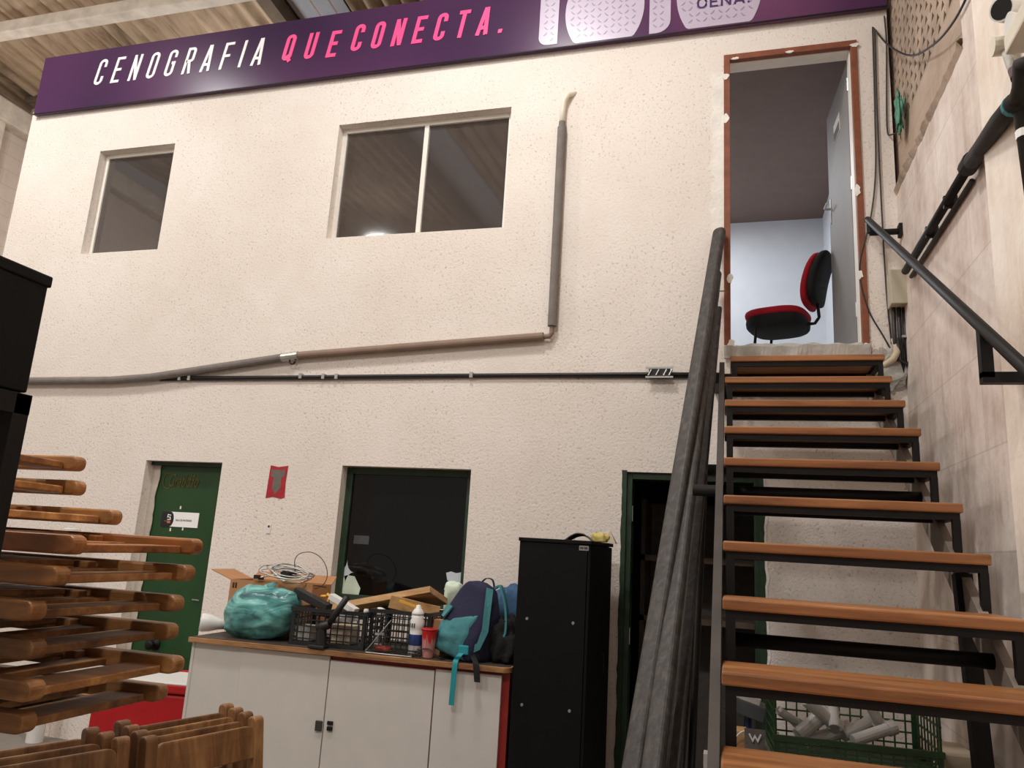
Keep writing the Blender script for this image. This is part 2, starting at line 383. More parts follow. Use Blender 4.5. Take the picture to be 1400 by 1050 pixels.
# ================================================================== SETTING
WY = 5.0; XR = 1.045; XL = -6.4
HOLES = {'window_1': (-5.505, -4.69, 3.90, 4.90), 'window_2': (-3.08, -1.605, 3.905, 4.905), 'window_3': (-2.72, -1.725, 1.15, 2.105),
         'door_1': (-.03, .848, 2.905, 5.13), 'door_2': (-4.45, -3.745, 0, 2.1), 'door_3': (-.655, .19, 0, 2.12)}
def wall_with_holes():
    mb = MB(); D = .14
    hs = list(HOLES.values())
    xs = sorted({XL, XR, *[h[0] for h in hs], *[h[1] for h in hs]}); zs = sorted({0, 5.40, *[h[2] for h in hs], *[h[3] for h in hs]})
    def solid(i, j):
        if i < 0 or j < 0 or i >= len(xs)-1 or j >= len(zs)-1: return False
        x = (xs[i]+xs[i+1])/2; z = (zs[j]+zs[j+1])/2
        return not any(h[0] < x < h[1] and h[2] < z < h[3] for h in hs)
    idx = {}; vs = []
    def V(i, j, k):
        if (i, j, k) not in idx: idx[(i, j, k)] = len(vs); vs.append((xs[i], WY+k*D, zs[j]))
        return idx[(i, j, k)]
    fs = []
    for i in range(len(xs)-1):
        for j in range(len(zs)-1):
            if not solid(i, j): continue
            fs += [(V(i, j, 0), V(i+1, j, 0), V(i+1, j+1, 0), V(i, j+1, 0)), (V(i, j, 1), V(i, j+1, 1), V(i+1, j+1, 1), V(i+1, j, 1))]
            for (a, b, di, dj) in (((i, j), (i, j+1), -1, 0), ((i+1, j), (i+1, j+1), 1, 0), ((i, j), (i+1, j), 0, -1), ((i, j+1), (i+1, j+1), 0, 1)):
                if not solid(i+di, j+dj): fs.append((V(*a, 0), V(*b, 0), V(*b, 1), V(*a, 1)))
    mb.add(vs, fs); return struct(mb.build('wall_back', M['stucco']))
wall_with_holes()
struct(MB().box(-9.2, 1.4, -8, 9, -.1, 0).build('floor', M['floor']))
# right wall: lower part, upper part set back behind a ledge, perforated blocks
ZL = 3.985
mb = MB(); mb.box(XR, XR+.2, -8, 9, 0, ZL)
mb.box(XR-.0, XR+.2, -8, 3.5, ZL, 8.6)
struct(mb.build('wall_right', M['right_wall']))
mb = MB(); mb.box(XR+.03, XR+.2, 3.5, 9, ZL, 4.36); mb.box(XR+.03, XR+.2, 5.14, 9, 4.36, 8.6)
struct(mb.build('wall_right_upper', M['right_upper']))
struct(MB().box(XR+.08, XR+.2, 3.5, 5.14, 4.36, 8.6).build('trim_13', M['void']))  # black sheet behind the vent blocks, paints their holes as deep shade
mb = MB()
cw, chh = .103, .078
ny = int(round(1.64/cw)); nz = int((8.6-4.36)/chh)
vid = {}; vs = []; fs = []
def vv(p):
    k = (round(p[0], 4), round(p[1], 4), round(p[2], 4))
    if k not in vid: vid[k] = len(vs); vs.append(p)
    return vid[k]
for iy in range(ny):
    for iz in range(nz):
        y0 = 3.5+iy*cw; z0 = 4.36+iz*chh; x = XR+.03
        A, B, Cc, Dd = [vv((x, y, z)) for y, z in ((y0, z0), (y0+cw, z0), (y0+cw, z0+chh), (y0, z0+chh))]
        j = (iz % 2)*.02-.01+random.uniform(-.006, .006); ym = y0+cw/2+j; zm = z0+.018
        tri = [(ym-.03, zm), (ym+.03, zm), (ym, zm+.048)]
        P, Q, Rr = [vv((x, y, z)) for y, z in tri]; p2, q2, r2 = [vv((x+.012, y, z)) for y, z in tri]
        fs += [(A, B, Q, P), (B, Cc, Rr, Q), (Dd, A, P, Rr), (Cc, Dd, Rr), (P, Q, q2, p2), (Q, Rr, r2, q2), (Rr, P, p2, r2)]
mb.add(vs, fs)
struct(mb.build('trim_1', M['vent']))
# broken mortar ledge along the right wall
mb = MB(); random.seed(3)
pts = []
n = 46
def lfn(u, v):
    y = 3.5+(5.0-3.5)*u; w = .02+.035*abs(noise.noise(Vector((y*7, 1, 2))))+.012*noise.noise(Vector((y*23, 4, 2)))
    h = .02+.03*noise.noise(Vector((y*9, 7, 1)))
    prof = [(0, -.045+h*.4), (-w*.6, -.02+h*.5), (-w, .0+h*.4), (-w*.4, .018+h*.3), (.02, .02)]
    a = prof[int(round(v*4))]
    return Vector((XR+.002+a[0]*.8, y, ZL+a[1]))
mb.grid(lfn, n, 4)
struct(mb.build('trim_2', M['vent']))
struct(MB().box(.985, XR+.01, 1.0, 3.16, 0, 8).build('trim_3', M['pilaster'], bevel=.008))
# far left: real back wall, left wall, pilaster, ring beam
struct(MB().box(-9.0, XL-.1, 7.0, 7.2, 0, 6.98).build('wall_far', M['far_wall']))
struct(MB().box(-9.2, -9.0, -8, 7.2, 0, 6.9).build('wall_left', M['left_wall']))
struct(MB().box(-9.0, -8.86, 6.15, 6.6, 0, 6.55).build('trim_4', M['beam'], bevel=.01))
struct(MB().box(-9.0, -8.8, -8, 7.0, 6.5, 6.78).build('trim_5', M['beam'], bevel=.015))
# corrugated roof
def zroof(y): return 7.12+.06*(6.9-y)
mb = MB()
mb.grid(lambda u, v: Vector((-9.6+11.4*u, -8+17.5*v, zroof(-8+17.5*v)+.045*math.sin(2*PI*(-9.6+11.4*u)/.2))), 456, 12)
struct(mb.build('ceiling', M['roof'], smooth=True, solid=.012))
BY = 5.6
def roof_beam(y, z0, z1, t, name, mt, x0=-9.0, x1=1.05): return struct(MB().box(x0, x1, y-t/2, y+t/2, z0, z1).build(name, mt, bevel=.012))
roof_beam(5.55, 6.83, 6.98, .14, 'trim_6', M['beam'])
roof_beam(6.9, 7.0, 7.09, .06, 'trim_7', M['purlin'], -9.0, XL+2)
struct(MB().bar((-4.62, -8, zroof(-8)-.12), (-4.62, 9, zroof(9)-.12), .16, .2).build('trim_8', M['purlin']))
struct(MB().bar((-4.2, -8, zroof(-8)-.045), (-4.2, 9, zroof(9)-.045), .6, .015).build('trim_9', M['blue_sheet']))
# mezzanine box: slabs, partitions, rooms
struct(MB().box(XL, XR, 5.14, 9, 2.74, 2.9).build('trim_10', M['concrete']))
struct(MB().box(XL, XR, 5.14, 9, 5.36, 5.44).build('trim_11', M['room_ceiling']))
struct(MB().box(-.9, XR, 8.38, 8.5, 2.9, 5.36).build('wall_room_end', M['room_white']))
struct(MB().box(-1.0, -.9, 5.14, 8.5, 2.9, 5.36).build('wall_room_side', M['room_white']))
struct(MB().box(1.0, XR, 5.14, 8.5, 2.9, 5.36).build('wall_room_right', M['room_white']))
struct(MB().box(XL, XL+.1, 5.14, 9, 0, 5.44).build('wall_side', M['far_wall']))
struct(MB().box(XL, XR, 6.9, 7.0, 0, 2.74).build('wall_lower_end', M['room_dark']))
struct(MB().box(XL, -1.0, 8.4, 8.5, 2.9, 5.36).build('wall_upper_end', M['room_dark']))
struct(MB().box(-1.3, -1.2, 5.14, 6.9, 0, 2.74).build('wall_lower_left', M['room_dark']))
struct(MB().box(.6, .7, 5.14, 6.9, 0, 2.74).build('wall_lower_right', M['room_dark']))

# ---- windows
def frame_mb(x0, x1, z0, z1, y0, y1, w, bars=()):
    mb = MB(); mb.box(x0, x0+w, y0, y1, z0, z1); mb.box(x1-w, x1, y0, y1, z0, z1)
    mb.box(x0+w, x1-w, y0, y1, z0, z0+w); mb.box(x0+w, x1-w, y0, y1, z1-w, z1)
    for b in bars: mb.box(b-w*.5, b+w*.5, y0, y1, z0+w, z1-w)
    return mb
for nm, bars in (('window_1', ()), ('window_2', (-2.33,))):
    x0, x1, z0, z1 = HOLES[nm]
    w = structE(nm, ((x0+x1)/2, WY+.09, z0))
    frame_mb(x0, x1, z0, z1, WY+.075, WY+.115, .038, bars).build('window_frame', M['white_paint'], w, bevel=.003)
    xs = [x0+.038, *bars, x1-.038]
    for k in range(len(xs)-1):
        a, b = xs[k]+(.019 if k else 0), xs[k+1]-(.019 if k < len(xs)-2 else 0)
        MB().box(a, b, WY+.09+.004*k, WY+.096+.004*k, z0+.038, z1-.038).build('window_pane', M['tinted'], w)
x0, x1, z0, z1 = HOLES['window_3']
w = structE('window_3', ((x0+x1)/2, WY+.09, z0))
frame_mb(x0, x1, z0, z1, WY+.08, WY+.13, .05).build('window_frame', M['green_frame'], w, bevel=.003)
MB().box(x0+.05, x1-.05, WY+.1, WY+.108, z0+.05, z1-.05).build('window_pane', M['dark_glass'], w)
def wallfn(y): return lambda u, v, k: Vector((u, y-k, v))
c0 = AY(476, 782, WY+.1); c1 = AY(474, 800, WY+.1); c2 = AY(623, 789, WY+.1)
star = [(c0.x-.015+.06*math.copysign(abs(math.cos(t_))**3.6, math.cos(t_)), c0.z+.085*math.copysign(abs(math.sin(t_))**3.6, math.sin(t_))) for t_ in [2*PI*k/40 for k in range(40)]]
MB().prism(star, wallfn(WY+.1), 0, .001).build('star_sticker', M['ice'], w)
lan = [(-.13, -.08), (-.14, -.045), (-.115, .035), (-.06, .05), (-.02, .04), (.03, .055), (.085, .05), (.14, -.03), (.13, -.08)]
MB().prism([(c1.x-.03+x, c1.z+z+.015) for x, z in lan], wallfn(WY+.1), 0, .001).build('sticker', M['mint'], w)
pb = [(-.06, .02), (-.03, .03), (.0, .022), (.04, .03), (.055, .01), (.045, -.03), (-.02, -.035), (-.05, -.02)]
MB().prism([(c2.x+x*1.2, c2.z+z*1.2) for x, z in pb], wallfn(WY+.1), 0, .001).build('sticker', M['ice'], w)
p5 = AY(494, 738, WY+.1)
MB().box(p5.x-.06, p5.x+.06, WY+.099, WY+.1, p5.z-.03, p5.z+.03).build('sticker', M['grey_print'], w)

# ---- upper doorway door_1
d1 = structE('door_1', (.41, WY, 2.9))
x0, x1, z0, z1 = HOLES['door_1']
mb = MB(); fy0, fy1 = WY-.012, WY+.0
mb.box(x0, x0+.042, fy0, WY+.03, z0, z1); mb.box(x1-.04, x1, fy0, WY+.03, z0, z1); mb.box(x0+.042, x1-.04, fy0, WY+.03, z1-.045, z1)
mb.build('door_trim', M['jamb_brown'], d1, bevel=.002)
mb = MB(); mb.box(x0, x0+.035, WY+.03, WY+.14, z0, z1-.03); mb.box(x1-.045, x1, WY+.03, WY+.14, z0, z1-.03); mb.box(x0+.035, x1-.045, WY+.03, WY+.14, z1-.05, z1)
mb.build('door_jamb', M['white_paint'], d1, bevel=.002)
# plaster daubs on the trim
random.seed(11)
for (px, py, sw, sh) in ((992, 105, .03, .025), (993, 162, .025, .04), (1168, 62, .03, .018), (1172, 260, .022, .045), (1176, 375, .02, .035), (1183, 475, .025, .03), (998, 380, .025, .04), (1000, 470, .03, .03), (1080, 71, .03, .01), (1005, 80, .03, .01)):
    c = AY(px, py, WY-.012)
    pl = [(c.x+sw*math.cos(a)*random.uniform(.6, 1.1), c.z+sh*math.sin(a)*random.uniform(.6, 1.1)) for a in [2*PI*k/11 for k in range(11)]]
    MB().prism(pl, wallfn(WY-.012), -.002, .005).build('plaster_daub', M['white_plaster'], d1)
def sill(u, v):
    x = x0+.0+(x1-x0)*u; pr = [(WY-.03, 2.875), (WY-.03, 2.955), (WY+.02, 2.98), (WY+.16, 2.98)]
    y, z = pr[int(round(v*3))]; k = noise.noise(Vector((x*14, v*5, 2)))
    return Vector((x, y-.012*k, z+(.012*k if v > .2 else 0)))
MB().grid(sill, 40, 3).build('sill', M['concrete'], d1, solid=.02)
# white plaster strip beside the trim on the left
def jag(xa, xb, z0, z1, y, amp, name, mat, parent, side=1, n=60, th=.006):
    L1 = []; 
    for k in range(n+1):
        z = z0+(z1-z0)*k/n; L1.append((xa+side*amp*(noise.noise(Vector((z*9, xa, 1)))+.5*noise.noise(Vector((z*31, xa, 5)))), z))
    poly = L1+[(xb, z1), (xb, z0)]
    vs = []; fs = []
    for k in range(n+1):
        z = L1[k][1]; vs += [(L1[k][0], y, z), (xb, y, z), (L1[k][0], y+th, z), (xb, y+th, z)]
    for k in range(n): p = 4*k; fs += [(p, p+1, p+5, p+4), (p+2, p+6, p+7, p+3), (p, p+4, p+6, p+2), (p+1, p+3, p+7, p+5)]
    return MB().add(vs, fs).build(name, mat, parent)
jag(x0-.075, x0, 3.35, 5.0, WY-.006, .03, 'plaster_edge', M['white_plaster'], d1)
# open leaf
H0 = Vector((.800, 5.15, 0)); H1 = Vector((.752, 5.865, 0)); ld = (H1-H0); ll = ld.length; ld.normalize()
LT = Matrix.Translation((H0.x, H0.y, 2.985)) @ Matrix.Rotation(math.atan2(ld.y, ld.x), 4, 'Z')
lf = MB(LT).box(0, ll, -.035, 0, 0, 2.075).build('door_leaf', M['door_grey'], d1, bevel=.002)
mb = MB(LT)
mb.box(ll-.075, ll-.045, 0, .006, 1.16, 1.36); mb.tube([(ll-.06, .006, 1.28), (ll-.06, .04, 1.28), (ll-.075, .05, 1.28), (ll-.16, .05, 1.28)], .009, 8)
mb.build('door_handle', M['clip'], lf)
MB(LT).box(ll-.46, ll-.26, 0, .004, 1.72, 1.86).build('door_plate', M['white_paint'], lf)
MB(LT).box(ll-.455, ll-.27, .004, .006, 1.725, 1.79).build('door_plate_print', M['grey_paint'], lf)
for hz in (.25, 1.15, 1.9):
    MB().tube([(.803, 5.135, 2.985+hz-.05), (.803, 5.135, 2.985+hz+.05)], .008, 8).build('hinge', M['clip'], d1)

# ---- green door door_2
d2 = structE('door_2', (-4.1, WY+.1, 0))
x0, x1, z0, z1 = HOLES['door_2']
lf = MB().box(x0+.01, x1, WY+.10, WY+.14, 0, z1-.012).build('door_leaf', M['green_paint'], d2)
MB().box(x0+.0, x1, WY+.06, WY+.14, z1-.03, z1).build('door_head', M['green_frame'], d2)
jag(x0+.065, x0, 0, z1, WY+.088, .014, 'plaster_edge', M['plaster'], d2, 1)
pf = wallfn(WY+.10)
a = AY(226, 659, WY+.1); b = AY(282, 660, WY+.1)
mb = MB(); text_mb(mb, 'Gratidão', .15, lambda u, v, k: Vector((a.x+.03+u, WY+.1-k, a.z-.035+v)), 0, .004, shear=.35, xs=.52)
mb.ribbon([(a.x+.03+.05*math.cos(t)-.0, a.z+.01+.062*math.sin(t)) for t in [1.0+k*.25 for k in range(18)]], .008, pf, 0, .004)
mb.build('lettering', M['brass'], lf)
p0 = AY(223, 699, WY+.1); p1 = AY(270, 722, WY+.1)
pw = MB().box(p0.x, p1.x, WY+.094, WY+.1, p1.z, p0.z).build('name_plate', M['white_print'], lf)
xm = p0.x+.1; dk = [(p0.x, p0.z), (p0.x, p1.z)]+[(xm-.02+.035*math.cos(t), (p0.z+p1.z)/2+(p0.z-p1.z)/2*math.sin(t)) for t in [-PI/2+PI*k/12 for k in range(13)]]
MB().prism(dk, pf, .006, .0075).build('name_plate_band', M['black_plastic'], pw)
mb = MB(); text_mb(mb, 'SALA DE MATERIAIS', .021, lambda u, v, k: Vector((xm+.034+u, WY+.1-k, (p0.z+p1.z)/2-.012+v)), .0062, .0075, xs=.8)
mb.build('lettering', M['grey_print'], pw)
cz = (p0.z+p1.z)/2; cx = p0.x+.062
mb = MB(); mb.ribbon([(cx+.026, cz+.03), (cx-.002, cz+.034), (cx-.004, cz+.014), (cx+.02, cz+.016), (cx+.024, cz-.002), (cx-.004, cz-.004)], .006, pf, .0075, .009)
mb.build('emblem', M['white_print'], pw)
mb = MB(); mb.box(cx-.03, cx-.01, WY+.091, WY+.0925, cz-.018, cz-.014); mb.box(cx-.004, cx+.026, WY+.091, WY+.0925, cz-.032, cz-.012)
mb.build('emblem', M['gold_print'], pw)
mb = MB()
for (px, py) in ((247, 694), (233, 724), (250, 723)): c = AY(px, py, WY+.1); mb.box(c.x-.006, c.x+.006, WY+.098, WY+.1, c.z-.012, c.z+.012)
mb.build('tape_scrap', M['white_paint'], lf)
c = AY(210, 881, WY+.08)
Ty = Matrix.Rotation(PI/2, 4, 'X')
MB().lathe([(.045, 0), (.045, .01), (.02, .02), (.02, .045), (.034, .055), (.036, .075), (.02, .085)], (c.x, WY+.1, c.z), 20, Ty).build('door_knob', M['black_metal'], lf, smooth=True)
c = AY(268, 820, WY+.1); MB().bar((c.x-.03, WY+.095, c.z), (c.x+.03, WY+.095, c.z-.002), .008, .008).build('bolt', M['clip'], lf)

# ---- dark doorway door_3
d3 = structE('door_3', (-.23, WY, 0))
x0, x1, z0, z1 = HOLES['door_3']
mb = MB(); mb.box(x0, x0+.045, WY+.02, WY+.14, 0, z1); mb.box(x1-.04, x1, WY+.02, WY+.14, 0, z1); mb.box(x0+.045, x1-.04, WY+.02, WY+.14, z1-.045, z1)
mb.build('door_frame', M['green_frame'], d3, bevel=.003)
jag(x0-.02, x0+.01, 0, z1+.01, WY-.004, .01, 'paint_edge', M['green_frame'], d3)
jag(x1+.02, x1-.01, 0, z1+.0, WY-.004, .012, 'paint_edge', M['green_frame'], d3, -1)
jag(x1+.035, x1+.01, .2, z1, WY-.003, .02, 'plaster_edge', M['white_plaster'], d3, -1)
for (px, py) in ((866, 702), (862, 870)):
    c = AY(px, py, WY+.02); MB().box(x0+.046, x0+.05, WY+.03, WY+.06, c.z-.05, c.z+.05).build('hinge', M['clip'], d3)

# storage shelf inside the dark room
s = thing('storage_shelf', 'brown wooden shelf unit inside the dark room behind the open lower doorway', 'shelf', (-.1, 5.9, 0))
for px, py in ((1000, 765), (1000, 850)):
    z = AY(px, py, 5.7).z; MB().box(-.62, .55, 5.7, 6.15, z-.04, z).build('shelf_board', M['purlin'], s)
for x in (-.62, .52): MB().box(x, x+.03, 5.7, 6.15, 0, 2.0).build('side_panel', M['room_dark'], s)
MB().box(-.62, .55, 6.15, 6.17, 0, 2.0).build('back_panel', M['grey_paint'], s)

# ================================================================== SIGN
SY = 4.955; SF = SY
sg = thing('sign_board', 'long purple sign board with white and pink lettering above the white wall', 'sign', (-2.7, SY, 5.36))
MB().box(-6.34, XR-.003, SY, SY+.035, 5.335, 5.945).build('panel', M['sign'], sg, bevel=.003)
MB().box(-6.34, XR-.003, SY-.006, SY, 5.331, 5.341).build('edge_trim', M['black_metal'], sg)
def arc(cx, cy, r, a0, a1, n=5): return [(cx+r*math.cos(a0+(a1-a0)*k/n), cy+r*math.sin(a0+(a1-a0)*k/n)) for k in range(n+1)]
def glyph(ch, w, t):
    a, b = t/2, w-t/2; lo, hi = t/2, 1-t/2; r = (b-a)/2*.95; c = (a+b)/2
    top = arc(b-r, hi-r, r, 0, PI/2)+arc(a+r, hi-r, r, PI/2, PI); bot = arc(a+r, lo+r, r, PI, 3*PI/2)+arc(b-r, lo+r, r, 3*PI/2, 2*PI)
    if ch == 'C': return [([(b, .68)]+top+bot+[(b, .32)], 0)]
    if ch == 'G': return [([(b, .70)]+top+bot+[(b, .5), (c+.02, .5)], 0)]
    if ch == 'O': return [(top+bot, 1)]
    if ch == 'Q': return [(top+bot, 1), ([(c, .2), (b+.04, -.06)], 0)]
    if ch == 'E': return [([(w, hi), (a, hi), (a, lo), (w, lo)], 0), ([(a, .51), (w*.88, .51)], 0)]
    if ch == 'F': return [([(w, hi), (a, hi), (a, 0)], 0), ([(a, .5), (w*.85, .5)], 0)]
    if ch == 'N': return [([(a, 0), (a, 1)], 0), ([(a, .97), (b, .03)], 0), ([(b, 0), (b, 1)], 0)]
    if ch == 'R': return [([(a, 0), (a, hi)]+arc(b-r*.8, hi-r*.8, r*.8, PI/2, 0)+arc(b-r*.8, .48+r*.8, r*.8, 0, -PI/2)+[(a, .48)], 0), ([(c, .48), (b, 0)], 0)]
    if ch == 'A': return [([(a-.02, 0), (c-.015, 1)], 0), ([(b+.02, 0), (c+.015, 1)], 0), ([(a+.06, .26), (b-.06, .26)], 0)]
    if ch == 'I': return [([(t/2, 0), (t/2, 1)], 0)]
    if ch == 'U': return [([(a, 1)]+bot+[(b, 1)], 0)]
    if ch == 'T': return [([(0, hi), (w, hi)], 0), ([(c, 0), (c, hi)], 0)]
    if ch == '.': return [([(0, t*.5), (t, t*.5)], 0)]
    return []
def adv(ch, w, t): return t if ch in 'I.' else w
def word_fit(txt, xa, xb, za, zb, h, w, t, mat, shear=.17, name='lettering'):
    """stroke letters evenly spread between xa and xb, cap height h, baseline from za to zb"""
    Wd = [adv(c, w, t) for c in txt]; tot = sum(Wd)*h; gap = ((xb-xa)-tot)/max(1, len(txt)-1)
    x = xa; mb = MB()
    for ch, wd in zip(txt, Wd):
        base = za+(zb-za)*(x-xa)/(xb-xa)
        for q, (pts, cl) in enumerate(glyph(ch, wd, t)):
            mb.ribbon(pts, t, lambda u, v, k, x=x, base=base, q=q: Vector((x+(u+shear*v)*h, SF-k-.0007*q, base+v*h)), -.002, .005, bool(cl))
        x += wd*h+gap
    return mb.build(name, mat, sg)
def sx(px, py): return AY(px, py, SF)
a, b = sx(127, 117), sx(355, 89); h1 = (sx(132, 83).z-sx(127, 117).z+sx(352, 54).z-sx(355, 89).z)/2
word_fit('CENOGRAFIA', a.x, b.x, a.z, b.z, h1, .35, .10, M['white_print'])
a, b = sx(384, 84), sx(461, 78); h2 = (sx(390, 49).z-a.z+sx(455, 43).z-sx(452, 78).z)/2
word_fit('QUE', a.x, b.x-.02, a.z, b.z-.0, h2, .375, .135, M['pink'])
a, b = sx(478, 71), sx(686, 45)
word_fit('CONECTA.', a.x, b.x, a.z, b.z, h2, .375, .135, M['pink'])
# lilac emblem letters with a tread-plate print
em = MB(); lf_ = wallfn(SF)
zt = 5.944; zb = 5.342
xa = sx(738, 30).x; xb = sx(764, 30).x
bar1 = [(xa, zt), (xa+.0, zb+.09)]+arc(xa+.07, zb+.1, .07, PI, 3*PI/2)+[(xb-.005, zb+.03), (xb, zt)]
def circ(cx, cz, rx, rz):
    pts = []
    for k in range(72):
        a_ = 2*PI*k/72; x = cx+rx*math.cos(a_); z = cz+rz*math.sin(a_)
        pts.append((x, min(zt, max(zb+.012, z))))
    out = []
    for p in pts:
        if not out or (abs(p[0]-out[-1][0])+abs(p[1]-out[-1][1])) > 1e-4: out.append(p)
    return out
x0c, x1c = sx(773, 25).x, sx(881, 12).x; cz1 = sx(826, 12).z
g1 = circ((x0c+x1c)/2, cz1, (x1c-x0c)/2, .40)
xa2 = sx(888, 20).x; xb2 = sx(917, 15).x
bar2 = [(xa2, zt), (xa2, zb+.02), (xa2+.0, zb+.012)]+arc(xb2-.1, zb+.112, .1, -PI/2, 0)+[(xb2, zt)]
x0d, x1d = sx(925, 8).x, sx(1042, -10).x; cz2 = sx(980, -12).z
g2 = circ((x0d+x1d)/2, cz2, (x1d-x0d)/2, .43)
for g in (bar1, g1, bar2, g2): em.prism(g, lf_, 0, .003)
em.cur = 1
def inside(poly, x, z):
    r = False; n = len(poly)
    for i in range(n):
        (x1_, z1_), (x2_, z2_) = poly[i], poly[(i+1) % n]
        if (z1_ > z) != (z2_ > z) and x < (x2_-x1_)*(z-z1_)/(z2_-z1_)+x1_: r = not r
    return r
sp_ = .052; kx = int((x1d-xa)/sp_)+2
for i in range(kx):
    for j in range(14):
        x = xa+i*sp_; z = zb+j*sp_+.02; ang = (PI/4 if (i+j) % 2 else -PI/4)
        for g in (bar1, g1, bar2, g2):
            if all(inside(g, x+dx, z+dz) for dx in (-.03, .03) for dz in (-.03, .03)):
                ca, sa = math.cos(ang), math.sin(ang)
                pl = [(x+ca*u-sa*v, z+sa*u+ca*v) for u, v in [(.021*math.cos(2*PI*q/10), .0055*math.sin(2*PI*q/10)+.004*math.cos(2*PI*q/10)**2) for q in range(10)]]
                em.prism(pl, lf_, .003, .0045)
em.build('emblem', [M['lilac'], M['lilac_dark']], sg)
mb = MB()
a, b = sx(953, 13), sx(1025, 1); x = a.x; hh = .088; wds = [.8, .66, .8, .85, .17]; tot = sum(wds)*hh; gp = ((b.x-a.x)-tot)/4
for ch, wd in zip('CENA.', wds):
    for q, (pts, cl) in enumerate(glyph(ch, wd if ch != '.' else .17, .15)):
        mb.ribbon(pts, .15, lambda u, v, k, x=x, q=q: Vector((x+u*hh, SF-k-.0005*q, a.z+v*hh)), .003, .006, bool(cl))
    x += wd*hh+gp
mb.build('lettering', M['purple_text'], sg)

# ================================================================== WALL PIPES AND CABLES
YP = WY-.035
def wp(px, py, Y=None): return AY(px, py, YP if Y is None else Y)
t = thing('insulated_pipe', 'grey foam-wrapped pipe running along the white wall and up beside the two-pane upper window', 'pipe', wp(752, 458))
a, b = wp(770, 174), wp(753, 446); a.x = b.x = (a.x+b.x)/2
MB().tube([a, b], .032, 14).build('foam_sleeve', M['foam'], t, smooth=False)
c, d = wp(743, 460), wp(408, 486)
MB().tube([c, d], .03, 14).build('foam_sleeve', M['brown_pipe'], t)
e = wp(386, 489); f = wp(205, 516); g = wp(150, 520); h = wp(20, 521)
MB().tube([e, f, g, h], .032, 14).build('foam_sleeve', M['foam'], t)
MB().tube([b, (b.x, YP, b.z-.05), (b.x-.02, YP, b.z-.075), (c.x+.03, YP, c.z+.0), c], .017, 10).build('elbow', M['brown_pipe'], t)
MB().tube([d, e], .034, 12).build('clamp', M['clip'], t)
q = wp(401, 493); mb = MB(); mb.tube([q+Vector((.025*math.cos(k*.5), -.01, .03*math.sin(k*.5))) for k in range(13)], .006, 6); mb.build('clamp_ring', M['black_metal'], t)
p = wp(787, 126, WY)
MB().tube([a, a+Vector((0, 0, .14)), a+Vector((.008, 0, .22)), a+Vector((.035, .005, .27)), Vector((p.x, WY+.02, p.z))], .021, 12).build('pipe_bend', M['pvc'], t, smooth=True)
q = a+Vector((0, 0, .0)); MB().tube([q, q+Vector((0, 0, .045))], .025, 12).build('pipe_collar', M['foam'], t)
t = thing('wall_cable', 'black cable bundle clipped straight along the middle of the white wall', 'cable', wp(560, 514))
YC = WY-.015
def cz_(x): return 2.785
mb = MB(); l0 = wp(206, 517, YC); l1 = wp(990, 512, YC)
mb.tube([l0, wp(400, 515.5, YC), wp(600, 513.5, YC), wp(890, 511.5, YC), l1], .014, 8)
mb.tube([l0+Vector((0, 0, -.02)), wp(450, 518, YC), wp(700, 515, YC), l1+Vector((0, 0, -.018))], .007, 6)
mb.build('cable', M['cable'], t, smooth=True)
for px, py in ((412, 514.5), (645, 513), (443, 515), (461, 515), (247, 517), (260, 517)):
    c = wp(px, py, YC); MB().box(c.x-.012, c.x+.012, YC-.02, WY, c.z-.02, c.z+.02).build('clip', M['clip'], t)
q = wp(902, 511, YC)
MB().box(q.x-.07, q.x+.07, YC-.035, WY, q.z-.035, q.z+.035).build('cable_joint', M['black_plastic'], t, bevel=.01)
mb = MB()
for dz in (-.036, .026): mb.box(q.x-.09, q.x+.09, YC-.037, YC-.03, q.z+dz, q.z+dz+.012)
for dx in (-.07, -.02, .03, .065): mb.tube([(q.x+dx, YC-.038, q.z-.02), (q.x+dx+.02, YC-.04, q.z+.02)], .006, 6)
mb.build('cable_tie', M['clip'], t)
q = wp(210, 517, YC); mb = MB()
mb.box(q.x-.05, q.x+.07, YC-.012, WY, q.z-.025, q.z+.02); mb.build('clamp', M['clip'], t)
# red painted mark with an arrow
a, b = AY(369, 636, WY), AY(389, 681, WY)
rs = thing('extinguisher_mark', 'faded red painted rectangle with a grey down arrow, right of the green door', 'sign', ((a.x+b.x)/2, WY, b.z))
random.seed(5)
ed = [(a.x+.01, a.z-.0), ((a.x+b.x)/2, a.z-.012), (b.x+.0, a.z-.0), (b.x-.006, (a.z+b.z)/2), (b.x-.0, b.z+.005), (b.x-.03, b.z-.006), (a.x+.06, b.z+.006), (a.x+.0, b.z-.006), (a.x+.004, (a.z+b.z)/2)]
MB().prism(ed, wallfn(WY), -.004, .003).build('red_field', M['red_paint'], rs)
cx = (a.x+b.x)/2; W = b.x-a.x; z1_, z0_ = a.z, b.z; Hh = z1_-z0_
ar = [(cx-W*.36, z1_-Hh*.14), (cx+W*.38, z1_-Hh*.14), (cx+W*.36, z1_-Hh*.34), (cx+W*.22, z1_-Hh*.38), (cx+W*.22, z0_+Hh*.3), (cx, z0_+Hh*.1), (cx-W*.22, z0_+Hh*.3), (cx-W*.2, z1_-Hh*.38), (cx-W*.34, z1_-Hh*.34)]
MB().prism(ar, wallfn(WY), .003, .0045).build('arrow', M['grey_paint'], rs)
c = AY(368, 722, WY); wa = thing('wall_anchor', 'small white wall anchor with a dark hole below the red mark', 'anchor', (c.x, WY, c.z))
MB().box(c.x-.02, c.x+.015, WY-.006, WY, c.z-.04, c.z+.03).build('plate', M['white_plastic'], wa, bevel=.004)
MB().lathe([(.008, 0), (.008, .003)], (c.x, WY-.006, c.z+.012), 10, Ty).build('screw_hole', M['void'], wa)

